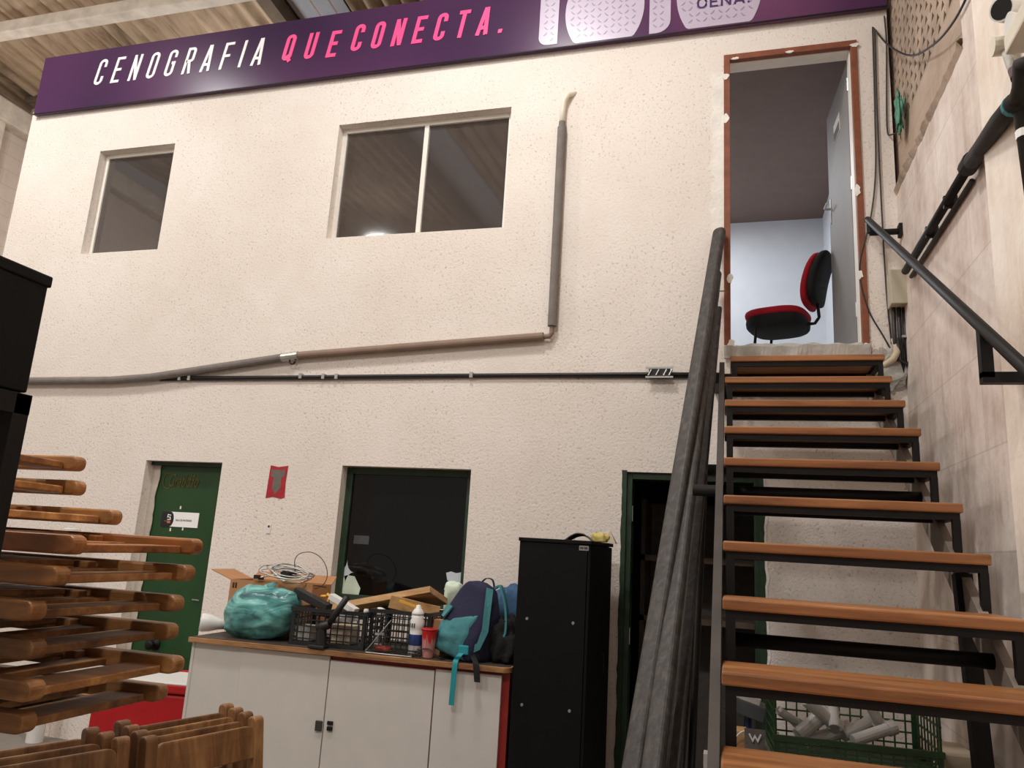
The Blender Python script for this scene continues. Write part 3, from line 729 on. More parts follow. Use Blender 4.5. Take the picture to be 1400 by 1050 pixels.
# ---- right corner: junction box, hanging cables, rag
bp0, bp1 = AY(1217, 370, 4.86), AY(1241, 414, 4.86)
jb = thing('junction_box', 'beige electrical junction box in the corner by the upper doorway', 'box', ((bp0.x+bp1.x)/2, 4.93, bp1.z))
MB().box(bp0.x, bp1.x+.03, 4.86, 4.995, bp1.z, bp0.z).build('body', M['beige_box'], jb, bevel=.004)
MB().box(bp0.x-.004, bp1.x+.034, 4.85, 4.862, bp1.z-.004, bp0.z+.004).build('cover', M['beige_box'], jb, bevel=.004)
for k, (xo, l) in enumerate(((.025, .34), (.055, .42), (.085, .38))):
    x = bp0.x+xo; MB().tube([(x, 4.95, bp1.z+.02), (x, 4.955, bp1.z-.2), (x+.01, 4.96, bp1.z-l)], .013, 8).build('conduit', M['cable'], jb, smooth=True)
x = bp0.x+.06
MB().tube([(x+.05, 4.93, bp1.z), (x+.055, 4.93, bp1.z-.2), (x+.05, 4.93, bp1.z-.33), (x+.02, 4.93, bp1.z-.37), (x-.02, 4.93, bp1.z-.34), (x-.02, 4.94, bp1.z-.2)], .011, 8).build('cable_loop', M['cable'], jb, smooth=True)
MB().box(x+.0, x+.09, 4.92, 4.94, bp1.z-.2, bp1.z-.185).build('cable_tie', M['clip'], jb)
q = AY(1226, 482, 4.93)
tag(origin_to(MB().tube([q+Vector((-.0, .06, .1)), q+Vector((.005, .03, .05)), q, q+Vector((-.02, -.01, -.04)), q+Vector((-.06, .03, -.07)), q+Vector((-.09, .06, -.075))], .02, 10).build('drain_elbow', M['rag_beige'], smooth=True), q), 'grimy white pipe elbow in the corner beside the top step', 'pipe')
# broken plaster in that corner
mb = MB(); blob(mb, AY(1214, 505, 4.98), (.11, .03, .12), .4, 3.1, nu=24, nv=12); struct(mb.build('trim_12', M['concrete']))
def spl(P):
    P = [Vector(p) for p in P]; out = []
    for i in range(len(P)-1):
        p0 = P[max(0, i-1)]; p1 = P[i]; p2 = P[i+1]; p3 = P[min(len(P)-1, i+2)]
        for k in range(6):
            t = k/6; out.append(.5*((2*p1)+(p2-p0)*t+(2*p0-5*p1+4*p2-p3)*t*t+(3*p1-p0-3*p2+p3)*t**3))
    return out+[P[-1]]
def cable(name, label, pts, r=.0048, mat='cable', cat='cable'):
    # smooth through points (Catmull-Rom)
    P = [Vector(p) for p in pts]; out = []
    for i in range(len(P)-1):
        p0 = P[max(0, i-1)]; p1 = P[i]; p2 = P[i+1]; p3 = P[min(len(P)-1, i+2)]
        for k in range(6):
            t = k/6; out.append(.5*((2*p1)+(p2-p0)*t+(2*p0-5*p1+4*p2-p3)*t*t+(3*p1-p0-3*p2+p3)*t**3))
    out.append(P[-1])
    return tag(origin_to(MB().tube(out, r, 7).build(name, M[mat], smooth=True), P[0]), label, cat)
Y1 = WY-.012
cable('hanging_cable', 'thin black cable that sags along the door trim and loops behind the handrail', [AY(1193, 37, Y1), AY(1196, 150, Y1), AY(1197, 235, Y1), AY(1190, 300, Y1), AY(1175, 365, Y1), AY(1186, 420, Y1), AY(1208, 460, Y1), AY(1223, 487, Y1)])
cable('hanging_cable', 'thin black cable hanging straight from the nail to the drain elbow', [AY(1196, 40, Y1), AY(1199, 150, Y1), AY(1205, 280, Y1), AY(1212, 400, Y1), AY(1219, 470, Y1)])
cable('hanging_cable', 'pair of black cables swagged from the nail across the perforated blocks', [AY(1194, 38, Y1), AX(1215, 62, .98), AX(1245, 76, 1.03), AX(1275, 62, 1.03), AX(1300, 35, 1.03), AX(1322, -5, 1.03), AX(1340, -60, 1.03)], .006)
cable('hanging_cable', 'short black cable in the corner ending beside the green rag', [AY(1209, 22, Y1), AY(1212, 60, Y1), AY(1212, 120, Y1), AY(1213, 178, Y1), AY(1219, 184, WY-.05), AX(1227, 180, 1.04)])
mb = MB(); q = AX(1229, 155, 1.03); blob(mb, q, (.014, .055, .115), 1.0, 2.2, nu=30, nv=18, freq=2.8)
tag(origin_to(mb.build('rag', M['green_rag'], smooth=True), q), 'torn green rag stuck in the perforated block wall', 'rag')
# upper right: black conduit along the wall, hose, pvc
t = thing('wall_conduit', 'black conduit running level along the right wall above the handrail', 'pipe', AX(1242, 388, 1.0))
a, b = AX(1240, 388, 1.0), AX(1328, 236, 1.0)
a.z = b.z = 3.31; a.y = 4.66
MB().tube([a, b], .022, 10).build('conduit', M['black_metal'], t, smooth=True)
MB().tube([a+Vector((.03, 0, -.035)), b+Vector((.03, .1, -.035))], .012, 8).build('conduit', M['grey_steel'], t, smooth=True)
b2 = AX(1390, 138, .93); b1 = b+Vector((-.01, -.02, 0))
MB().tube([b, b+(b2-b)*.3, b+(b2-b)*.7+Vector((0, 0, .01)), b2], .034, 12).build('hose', M['rubber'], t, smooth=True)
MB().tube([b+Vector((0, .05, 0)), b+Vector((0, -.03, 0))], .039, 12).build('coupling', M['rubber'], t)
MB().tube([b+(b2-b)*.93, b+(b2-b)*.965], .037, 12).build('coupling', M['teal_cloth'], t)
MB().tube([b2, b2+(b2-b)*.08+Vector((0, 0, .03)), b2+(b2-b)*.12+Vector((0, 0, .1)), AX(1412, 84, .93)], .026, 10).build('hose', M['rubber'], t, smooth=True)
for y in (4.1, 3.75): MB().box(.985, XR, y-.01, y+.01, 3.28, 3.34).build('bracket', M['black_metal'], t)
# more black pipe going down at the frame edge, cream fixture, pipe stub
a = AX(1395, 150, .95); b = AX(1416, 300, .95)
t = thing('drop_pipe', 'black vertical pipe with a white band at the upper right beside the hose', 'pipe', b)
MB().tube([b2+Vector((0, -.02, .02)), a, b], .022, 10).build('pipe', M['rubber'], t, smooth=True)
q = a.lerp(b, .2); MB().tube([q, a.lerp(b, .27)], .024, 10).build('band', M['white_plastic'], t)
q = AX(1394, 66, .95)
t = thing('pipe_fixture', 'cream rectangular pipe fixture mounted on the right wall pillar', 'fixture', q)
MB().box(.90, .985, q.y-.22, q.y-.01, q.z-.03, q.z+.04).build('housing', M['pvc'], t, bevel=.008)
e = AX(1374, 62, .95); MB().tube([(.985, e.y, e.z), (.91, e.y, e.z)], .035, 12).build('socket', M['pvc'], t)
e2 = AX(1386, 96, .93); MB().tube([(.95, e.y, e.z-.02), e2+Vector((.0, .02, .03)), e2], .015, 10).build('valve', M['concrete'], t, smooth=True)
MB().tube([e2, e2+(e2-Vector((.95, e.y, e.z)))*.3], .018, 10).build('valve_cap', M['mauve_cloth'], t)
q = AX(1369, 12, .9); dr = Vector((-.75, -.6, -.28)).normalized()
t = thing('pipe_stub', 'open white pipe stub with a dark mouth sticking out at the top right', 'pipe', q)
mb = MB(); mb.tube([q-dr*.12+Vector((.06, .02, 0)), q-dr*.08, q], .043, 20); mb.build('pipe', M['white_plastic'], t)
MB().tube([q-dr*.005, q+dr*.002], .036, 20).build('bore', M['void'], t)  # black disc standing in for the shade inside the pipe mouth
q = AX(1394, 30, .94); mb = MB(); mb.tube([q, q+Vector((-.02, 0, .0))], .04, 16)
t2 = MB().tube([q+Vector((.05, 0, 0)), q+Vector((-.03, 0, -.01))], .03, 14, radii=[.012, .045]).build('cap_disc', M['white_plastic'])
tag(origin_to(t2, q), 'small white plastic cap on the pillar right of the pipe stub', 'cap')

# ================================================================== STAIRCASE
st = thing('staircase', 'black steel staircase with orange-brown wooden treads rising to the upper doorway', 'staircase', (.4, 2.4, 0))
SX0, SX1 = -.022, .832
def sY(i): return 4.302-.2817*(14-i) if i < 15 else 4.61
def sZ(i): return 2.593-.1885*(14-i) if i < 15 else 2.796
random.seed(2)
for i in range(1, 16):
    y, z = sY(i), sZ(i); xa, xb = (SX0, SX1) if i < 15 else (.008, .86)
    dp = .275 if i < 15 else .36
    o = MB().box(xa, xb, y, y+dp, z-.036, z).build('tread', M['tread_wood'], st, bevel=.006)
    mb = MB(); f0, f1 = z-.062, z-.036
    mb.box(xa+.01, xb-.01, y+.012, y+.042, f0, f1); mb.box(xa+.01, xb-.01, y+dp-.035, y+dp-.005, f0, f1)
    mb.box(xa+.01, xa+.04, y+.042, y+dp-.035, f0, f1); mb.box(xb-.04, xb-.01, y+.042, y+dp-.035, f0, f1)
    mb.build('tread_frame', M['black_metal'], st)
    if i > 1:
        zb_ = sZ(i-1)-.04
        for x in (xa+.01, xb-.035): MB().box(x, x+.03 if x < .4 else x+.026, y+.012, y+.04, zb_, f0).build('riser_post', M['black_metal'], st)
y0, z0 = .42, sZ(1)-.30; sl = .1885/.2817
def stz(y): return sZ(14)-.17+(y-sY(14)-.14)*sl
for x, hh_, up_ in ((-.056, .2, .045), (SX1-.05, .12, 0)):
    ya, yb = sY(1)+.05, 4.8
    MB().bar((x+.015, ya, stz(ya)+up_), (x+.015, yb, stz(yb)+up_), .03, hh_).build('stringer', M['stringer'] if x > 0 else M['stringer_dimmed'], st)
a = AX(1262, 681, .79); MB().tube([(-.16, a.y, a.z), (.8, a.y, a.z)], .026, 12).build('cross_bar', M['black_metal'], st, smooth=True)
a2 = AX(1362, 905, .79); MB().tube([(0, a2.y, a2.z), (.8, a2.y, a2.z)], .024, 12).build('cross_bar', M['black_metal'], st, smooth=True)
a3 = AY(960, 642, 4.6); MB().tube([(-.2, 4.2, AY(960, 642, 4.2).z), (.0, 4.2, AY(960, 642, 4.2).z)], .03, 12).build('cross_bar', M['black_metal'], st, smooth=True)
a = AX(1315, 785, .79); b = AX(1344, 1050, .79); yb = b.y+(b.y-a.y)/(b.z-a.z)*(0-b.z)
MB().bar((.79, a.y, a.z), (.79, yb, 0), .055, .05, (0, 1, 0)).build('support_post', M['black_metal'], st)
q = AY(983, 520, 4.75)
MB().box(-.09, .02, 4.7, 4.998, q.z-.03, q.z+.03).build('wall_bracket', M['black_metal'], st)
MB().box(-.06, -.01, 4.72, 4.76, q.z-.14, q.z).build('wall_bracket', M['black_metal'], st)

# handrail on the right wall
HX = .86
hr = thing('handrail', 'black steel handrail sloping down the right wall beside the stairs', 'handrail', (HX, 3.5, 2.5))
p0 = AX(1184, 298, HX); p0 = Vector((HX, 4.93, 0)); 
def hz(y): return 2.425+(y-2.896)*.6595
MB().tube([(HX, 4.95, hz(4.95)), (HX, 1.2, hz(1.2))], .021, 14).build('rail', M['black_metal'], hr, smooth=True)
z = hz(4.93)-.10
MB().tube([(HX, 4.9, hz(4.9)), (HX, 4.9, z)], .017, 10).build('bracket', M['black_metal'], hr)
MB().tube([(HX, 4.9, z), (XR, 4.9, z)], .02, 10).build('bracket', M['black_metal'], hr)
MB().box(XR-.02, XR, 4.87, 4.93, z-.035, z+.045).build('wall_plate', M['black_metal'], hr)
ya = 2.9; zl = AX(1350, 517, HX).z
mb = MB(); mb.bar((HX, ya, hz(ya)), (HX, ya, zl), .038, .038, (0, 1, 0)); mb.build('bracket', M['black_metal'], hr)
MB().bar((HX-.019, ya, zl+.0), (.985, ya, zl), .038, .038).build('bracket', M['black_metal'], hr)

# ================================================================== LEANING PROFILES
def board(name, label, top, foot, w, th, mat, group=None, wdir=(1, 0, 0), round_top=True):
    top, foot = Vector(top), Vector(foot); d = (top-foot); Ln = d.length; d.normalize()
    x = Vector(wdir); x = (x-d*x.dot(d)).normalized(); y = d.cross(x)
    n = 8; poly = [(-w/2, 0)]
    r = w*.42 if round_top else .004
    poly = [(-w/2, 0), (w/2, 0)]+[(w/2-r+r*math.cos(a_), Ln-r+r*math.sin(a_)) for a_ in [PI/2*k/n for k in range(n+1)]]+[(-w/2+r+r*math.cos(a_), Ln-r+r*math.sin(a_)) for a_ in [PI/2+PI/2*k/n for k in range(n+1)]]
    mb = MB(); mb.prism(poly, lambda u, v, k: foot+x*u+d*v+y*k, -th/2, th/2)
    o = mb.build(name, mat, bevel=th*.42, seg=4); origin_to(o, foot); return tag(o, label, 'board', group)
G = 'long grey boards leaning on the wall'
# foot points on the floor, tops against the wall / the stair bracket
def floor_pt(px, py, Y, top):      # line from top through the pixel at depth Y down to the floor
    p = AY(px, py, Y); k = top.z/(top.z-p.z); f = top+(p-top)*k; return Vector((f.x, f.y, 0))
tp = AY(984, 314, 4.96); ft = floor_pt(866, 1050, 3.02, tp); board('leaning_board', 'longest grey board leaning on the wall, its tip beside the upper doorway', tp, ft, .085, .055, M['board_grey'], G, (1, -.5, 0))
tp = AY(978, 372, 4.90); ft = floor_pt(893, 1050, 2.98, tp); board('leaning_board', 'second grey board leaning just right of the longest one', tp, ft, .085, .055, M['board_grey'], G, (1, -.6, 0))
tp = AY(982, 420, 4.92); ft = floor_pt(922, 1050, 3.14, tp); board('leaning_board', 'grey board with its tip below the upper doorway, right of the bundle', tp, ft, .05, .025, M['board_grey'], G, (1, -.3, 0))
tp = AY(944, 692, 4.45); ft = floor_pt(908, 1050, 3.16, tp); board('leaning_board', 'shorter grey board with a rounded tip in front of the dark doorway', tp, ft, .07, .04, M['board_grey'], G, (1, -.4, 0))
tp = AY(943, 795, 4.05); ft = floor_pt(917, 1050, 3.24, tp); board('leaning_board', 'short grey board whose rounded tip shows at mid height of the dark doorway', tp, ft, .06, .04, M['board_grey'], G, (1, -.4, 0))
tp = AY(938, 912, 3.7); ft = floor_pt(926, 1050, 3.35, tp); board('leaning_board', 'shortest grey board at the right of the leaning bundle', tp, ft, .06, .02, M['board_grey'], G, (1, -.4, 0))
tp = AY(972, 470, 4.85); ft = floor_pt(945, 1050, 3.3, tp); board('leaning_board', 'thin dark board standing nearest the stair stringer', tp, ft, .03, .03, M['black_metal'], G, (1, 0, 0))

# ================================================================== TALL BLACK CABINET
ca = math.radians(-2.8)
c0 = AY(710, 733, 4.25); c1 = AY(808, 742, 4.25); cw_ = c1.x-c0.x; CH = 1.648
CT = Matrix.Translation((c0.x, 4.27, 0)) @ Matrix.Rotation(math.radians(-3.0), 4, 'Z')
cb = thing('tall_cabinet', 'tall narrow black cabinet between the white counter and the dark doorway', 'cabinet', CT @ Vector((cw_/2, .25, 0)))
CDp = .60
MB(CT).box(0, cw_-.018, 0, CDp, .04, CH-.02).build('body', M['black_cab'], cb, bevel=.002)
MB(CT).box(-.006, cw_+.006, -.008, CDp+.01, CH-.02, CH).build('top_panel', M['black_cab'], cb, bevel=.002)
MB(CT).box(0, cw_, 0, CDp, 0, .04).build('plinth', M['black_cab'], cb)
dr_ = MB(CT).box(cw_-.016, cw_, .004, CDp-.002, .045, CH-.024).build('door', M['black_cab'], cb, bevel=.002)
MB(CT).tube([(cw_, .3, .92), (cw_+.03, .3, .92), (cw_+.03, .3, 1.02), (cw_, .3, 1.02)], .006, 8).build('door_handle', M['black_metal'], dr_)
q = CT.inverted() @ AY(799, 749.5, 4.26)
MB(CT).box(q.x-.027, q.x+.027, -.002, 0, q.z-.013, q.z+.013).build('label_plate', M['clip'], cb)
mb = MB(CT); mb.box(q.x-.022, q.x-.002, -.0028, -.002, q.z-.005, q.z+.005); mb.box(q.x+.002, q.x+.021, -.0028, -.002, q.z-.006, q.z+.006); mb.build('label_print', M['grey_print'], cb)
for px, py in ((720, 846), (784, 852), (713, 964), (779, 972)):
    q = CT.inverted() @ AY(px, py, 4.26); MB(CT).lathe([(.009, 0), (.007, .004)], (q.x, 0, q.z), 10, Ty).build('screw_cap', M['clip'], cb)
# things on top of it
ztop = CH
mb = MB(); q = AY(785, 738, 4.45)
mb.grid(lambda u, v: Vector((q.x-.05+.17*u, 4.40+.14*v+.02*math.sin(u*3), ztop+.002+.045*math.sin(PI*min(1, u*1.02))*(1-.25*v)+.006*noise.noise(Vector((u*5, v*4, 2))))), 16, 6)
tag(origin_to(mb.build('cap', M['mauve_cloth'], smooth=True, solid=.006), (q.x, 4.45, ztop)), 'dark mauve cap lying on top of the black cabinet', 'cap')
mb = MB(); q = AY(825, 738, 4.5); blob(mb, (q.x-.02, 4.5, ztop+.02), (.05, .05, .03), .5, 1.3, flat=ztop+.001, nu=20, nv=10); 
tag(origin_to(mb.build('rag', M['rag_yellow'], smooth=True), (q.x, 4.5, ztop)), 'crumpled yellow rag on the black cabinet', 'rag')
mb = MB(); q = AY(832, 735, 4.62)
mb.add([(q.x-.03, 4.6, ztop), (q.x+.045, 4.6, ztop), (q.x+.01, 4.62, ztop+.075), (q.x-.015, 4.64, ztop+.07), (q.x-.03, 4.68, ztop), (q.x+.045, 4.68, ztop)], [(0, 1, 2, 3), (4, 5, 1, 0), (5, 4, 3, 2), (1, 5, 2), (4, 0, 3)])
tag(origin_to(mb.build('paper_scrap', M['rag_beige']), (q.x, 4.62, ztop)), 'folded beige cloth scrap at the rear right of the black cabinet top', 'rag')

# ================================================================== COUNTER
CTZ = .945
FL = AZ(258, 870, CTZ); FR = AZ(698, 913, CTZ); FL.z = FR.z = 0
fd = FR-FL; CL = fd.length; KT = Matrix.Translation(FL) @ Matrix.Rotation(math.atan2(fd.y, fd.x), 4, 'Z'); KI = KT.inverted()
CDP = .70
ct = thing('counter', 'white-fronted counter with a wooden worktop under the dark lower window', 'counter', KT @ Vector((CL/2, CDP/2, 0)))
r = .05
pl = [(0, CDP), (0, 0)]+[(CL-r+r*math.sin(a_), r-r*math.cos(a_)) for a_ in [PI/2*k/8 for k in range(9)]]+[(CL, CDP)]
mb = MB(KT); mb.prism(pl, lambda u, v, k: Vector((u, v, k)), CTZ-.032, CTZ-.003); mb.build('worktop', M['counter_wood'], ct, bevel=.002)
mb = MB(KT); pl2 = [(.012, CDP), (.012, .014)]+[(CL-r+(r-.012)*math.sin(a_), r+.002-(r-.012)*math.cos(a_)) for a_ in [PI/2*k/8 for k in range(9)]]+[(CL-.012, CDP)]
mb.prism(pl2, lambda u, v, k: Vector((u, v, k)), CTZ-.003, CTZ); mb.build('top_surface', M['counter_top'], ct)
def ku(px, py): return (KI @ AZ(px, py, .80)).x
def kx_(px, py):     # u on the front plane
    q0 = KI @ Vector((0, 0, EYE)); d = KI.to_3x3() @ ray(px, py); k = (.03-q0.y)/d.y; return (q0+d*k).x
MB(KT).box(.03, CL-.012, .05, CDP-.01, 0, CTZ-.032).build('carcass', M['red_laminate'], ct)
u1, u2, u3, u4 = kx_(329, 905), kx_(450, 915), kx_(594, 930), kx_(685, 940)
MB(KT).box(.012, .03, .03, CDP-.01, 0, CTZ-.034).build('side_panel', M['white_laminate'], ct)
MB(KT).box(.03, u1-.002, .034, .05, .0, CTZ-.036).build('front_panel', M['white_laminate'], ct)
da = MB(KT).box(u1, u2-.003, .03, .048, .05, CTZ-.038).build('door', M['white_laminate'], ct, bevel=.002)
db = MB(KT).box(u2+.003, u3-.004, .03, .048, .05, CTZ-.058).build('door', M['white_laminate'], ct, bevel=.002)
MB(KT).box(u3+.003, u4, .03, .05, 0, CTZ-.05).build('front_panel', M['white_laminate'], ct, bevel=.002)
def kz(px, py): q0 = KI @ Vector((0, 0, EYE)); d = KI.to_3x3() @ ray(px, py); k = (.03-q0.y)/d.y; return (q0+d*k)
q = kz(436, 992); MB(KT).box(q.x-.02, q.x+.022, .018, .03, q.z-.028, q.z+.028).build('door_latch', M['grey_steel'], da, bevel=.004)
q = kz(451, 992); mb = MB(KT); mb.box(q.x-.016, q.x+.02, .02, .03, q.z+.004, q.z+.025); mb.box(q.x-.014, q.x+.02, .018, .03, q.z-.026, q.z-.004); mb.build('door_latch', M['black_metal'], db, bevel=.003)

# ================================================================== THINGS ON THE COUNTER
T = CTZ+.001
def onT(px, py): return AZ(px, py, T)
# cardboard box with an open flap
Yb = 4.53
a = AY(315.5, 791.5, Yb); b = AY(427, 804, Yb); 
bx = thing('cardboard_box', 'open brown cardboard box behind the teal bag on the counter', 'box', ((a.x+b.x)/2, Yb+.14, T))
xa, xb, zt_ = a.x, b.x, a.z
mb = MB(); th = .006
mb.box(xa, xb, Yb, Yb+th, T, zt_); mb.box(xa, xb, Yb+.25-th, Yb+.25, T, zt_); mb.box(xa, xa+th, Yb+th, Yb+.25-th, T, zt_); mb.box(xb-th, xb, Yb+th, Yb+.25-th, T, zt_); mb.box(xa+th, xb-th, Yb+th, Yb+.25-th, T, T+th)
mb.build('body', M['cardboard'], bx)
MB().add([(xa, Yb, zt_), (xa, Yb+.25, zt_), (xa-.16, Yb+.25, zt_+.055), (xa-.16, Yb, zt_+.055)], [(0, 1, 2, 3)]).build('flap', M['cardboard'], bx, solid=.005)
MB().add([(xa, Yb+.25, zt_), (xb, Yb+.25, zt_), (xb, Yb+.31, zt_+.05), (xa, Yb+.31, zt_+.05)], [(0, 1, 2, 3)]).build('flap', M['cardboard'], bx, solid=.005)
MB().add([(xa+.2, Yb+.001, zt_), (xb, Yb+.001, zt_), (xb, Yb+.18, zt_-.02), (xa+.2, Yb+.18, zt_-.02)], [(0, 1, 2, 3)]).build('flap', M['cardboard'], bx, solid=.005)
mb = MB(); 
for k in range(2): mb.box(xa+.02+.02*k, xa+.034+.02*k, Yb-.0008, Yb, zt_-.055, zt_-.02)
mb.build('printed_mark', M['dark_print'], bx)
# cable bundle on the box
q = AY(395, 789, 4.56); random.seed(21)
cbn = thing('cable_bundle', 'tied bundle of grey cables lying on the cardboard box', 'cable', (q.x, 4.56, zt_))
mb = MB()
for k in range(9):
    rx = random.uniform(.12, .19); rz = random.uniform(.012, .05); oy = random.uniform(-.06, .06); ox = random.uniform(-.03, .03)
    mb.tube([(q.x+ox+rx*math.cos(t)+.008*math.sin(5*t+k), 4.56+oy+.05*math.sin(t), zt_+.05+rz*math.sin(t)-.06*math.cos(t)*.3+.004*k) for t in [2*PI*j/26 for j in range(26)]], .0045, 6, closed=True)
mb.build('cables', M['clip'], cbn, smooth=True)
MB().tube([(q.x-.005, 4.50, zt_+.055), (q.x-.005, 4.62, zt_+.055)], .026, 10).build('tie', M['black_plastic'], cbn)
mb = MB(); p = AY(352, 790, 4.5); mb.box(p.x-.03, p.x+.01, 4.5, 4.52, p.z-.006, p.z+.018); mb.box(p.x+.0, p.x+.03, 4.51, 4.53, p.z-.012, p.z+.004); mb.build('plug', M['black_plastic'], cbn)
p0 = AY(352, 790, 4.51)
MB().tube([p0, AY(370, 787, 4.53), (q.x-.02, 4.55, zt_+.06)], .005, 6).build('cable_end', M['clip'], cbn)
loop = [AY(x, y, 4.56) for x, y in ((404, 783), (403, 766), (410, 757), (425, 755), (438, 762), (446, 775), (447, 790), (440, 801), (428, 805), (415, 800))]
MB().tube(spl(loop), .0026, 6).build('wire_loop', M['grey_steel'], cbn, smooth=True)
# teal bag
q = AY(353, 843, 4.36)
bg = thing('plastic_bag', 'tied teal plastic bag full of things near the left end of the counter', 'bag', (q.x, 4.36, T))
mb = MB(); blob(mb, (q.x, 4.36, T+.155), (.225, .15, .165), .13, 4.2, 2.5, flat=T, nu=72, nv=40, freq=1.5)
for v in mb.v:
    dz = (v.z-T); v.x += .05*math.sin(dz*7)*.3+(.07*(dz/.33) if v.x > q.x else .02*(dz/.33))
mb.build('bag_body', M['bag'], bg, smooth=True)
k0 = AY(371, 806, 4.33)
mb = MB()
mb.tube([k0+Vector((-.0, 0, -.04)), k0+Vector((0, 0, -.01)), k0+Vector((.005, 0, .012)), k0+Vector((-.002, 0, .04))], .03, 10, radii=[.09, .028, .016, .034])
mb.tube([k0+Vector((-.0, 0, 0)), k0+Vector((-.04, 0, .01)), k0+Vector((-.055, .01, -.01))], .012, 8, radii=[.01, .02, .012])
mb.build('knot', M['bag'], bg, smooth=True)
# white funnel on its side
q0, q1 = AY(275, 857, 4.36), AY(301, 866, 4.42)
fn_ = thing('white_funnel', 'white plastic funnel lying at the far left end of the counter', 'funnel', (q0.x+.07, 4.4, T))
ax = (Vector((q1.x+.06, 4.48, T+.045))-Vector((q0.x, 4.36, T+.06))); ln = ax.length
o0 = Vector((q0.x-.01, 4.36, T+.06)); ax.normalize()
MB().tube([o0+ax*k for k in (0, .015, .06, .11, .2)], .05, 18, radii=[.055, .058, .052, .036, .022]).build('cone', M['white_plastic'], fn_, smooth=True)
MB().tube([o0-ax*.001+ax*0, o0-ax*.004], .046, 18).build('mouth', M['clip'], fn_)

def crate(name, label, T4, w, d, h, mat, nu=9, nv=4, group=None, bar=.008, front=None):
    """lattice crate; local x 0..w, y 0..d, z 0..h"""
    o = thing(name, label, 'crate', T4 @ Vector((w/2, d/2, 0)), (0, 0, 0), group)
    mb = MB(T4); b = bar
    H = h
    for wi, (x0, x1, y0, y1) in enumerate(((0, w, 0, b), (0, w, d-b, d), (0, b, b, d-b), (w-b, w, b, d-b))):
        h = front if (front and wi == 0) else H
        along = x1-x0 > y1-y0
        zs = [0]+[h*(k+1)/(nv+1) for k in range(nv)]+[h-.022]
        for k, z in enumerate(zs):
            t_ = .022 if k in (0, len(zs)-1) else b*.8
            mb.box(x0-(.006 if k == len(zs)-1 else 0), x1+(.006 if k == len(zs)-1 else 0), y0-(.004 if k == len(zs)-1 else 0), y1+(.004 if k == len(zs)-1 else 0), z, z+t_)
        L = (x1-x0) if along else (y1-y0); m = max(3, int(round(nu*L/w)))
        for k in range(m+1):
            p = L*k/m; tw = .02 if k in (0, m) else b*.8
            p = min(max(p-tw/2, 0), L-tw)
            e = .0015
            if along: mb.box(x0+p, x0+p+tw, y0+e, y1-e, .01, h-.01)
            else: mb.box(x0+e, x1-e, y0+p, y0+p+tw, .01, h-.01)
    mb.build('lattice_walls', mat, o)
    mb = MB(T4); mb.box(b, w-b, b, d-b, .004, .012)
    mb.build('base', mat, o); return o
def frameT(p, yaw=0, pitch=0, roll=0): return Matrix.Translation(p) @ Euler((pitch, roll, yaw), 'XYZ').to_matrix().to_4x4()
q = AY(393, 881, 4.24); q2 = AY(495, 891, 4.27)
crate('plastic_crate', 'black lattice crate of parts beside the teal bag on the counter', frameT((q.x, 4.25, T), math.atan2(.03, .46)), q2.x-q.x, .3, .215, M['black_crate'], 11, 5)
q3 = AY(497, 890, 4.33); q4 = AY(585, 892, 4.33)
crate('plastic_crate', 'second black lattice crate, behind the clear display holder', frameT((q3.x+.012, 4.35, T), .02), q4.x-q3.x-.02, .3, .235, M['black_crate'], 11, 5)
# contents of the crates
def solo(mb, name, label, cat, mat, loc, **kw): return tag(origin_to(mb.build(name, mat, **kw), loc), label, cat)
mb = MB(); a, b = AY(405, 808, 4.36), AY(450, 832, 4.29); mb.bar(a, b, .05, .05, (0, 0, 1)); solo(mb, 'black_bar', 'thick flat black bar sticking out of the black crate', 'bar', M['black_plastic'], a, bevel=.005)
ma = thing('clamp_arm', 'black desk clamp arm standing in front of the black crate', 'arm', AY(441, 889, 4.2))
a, b, c = AY(475, 816, 4.2), AY(446, 858, 4.2), AY(436, 859, 4.2)
MB().tube([a, b], .019, 12).build('arm', M['black_plastic'], ma, smooth=True)
MB().tube([b+Vector((.02, 0, .02)), c+Vector((-.01, 0, 0))], .024, 12).build('joint', M['black_plastic'], ma, smooth=True)
d_ = AY(440, 884, 4.205); MB().tube([AY(440, 858, 4.205), (d_.x, 4.205, T+.01)], .028, 12).build('post', M['black_plastic'], ma)
MB().box(d_.x-.075, d_.x+.03, 4.17, 4.235, T, T+.018).build('foot', M['black_plastic'], ma, bevel=.004)
mb = MB(); a, b, c = AY(453, 815, 4.33), AY(487, 836, 4.31), AY(463, 842, 4.36)
mb.bar(a, b, .05, .035); mb.bar(b+Vector((.0, .0, -.03)), c+Vector((0, 0, -.02)), .04, .05); solo(mb, 'white_profile', 'bent white plastic profile on top of the black crate', 'profile', M['white_plastic'], a, bevel=.002)
mb = MB(); a = AY(447, 815, 4.37); mb.tube([a+Vector((.0, 0, .01)), a+Vector((.02, 0, -.0)), a+Vector((.008, 0, -.045)), a+Vector((-.03, 0, -.055))], .009, 8, radii=[.012, .01, .008, .012]); mb.tube([a, a+Vector((-.04, 0, -.005))], .009, 8)
solo(mb, 'hand_clamp', 'yellow hand clamp resting in the black crate', 'clamp', M['yellow'], a, smooth=True)
random.seed(9)
q = KT @ Vector((0, 0, 0))
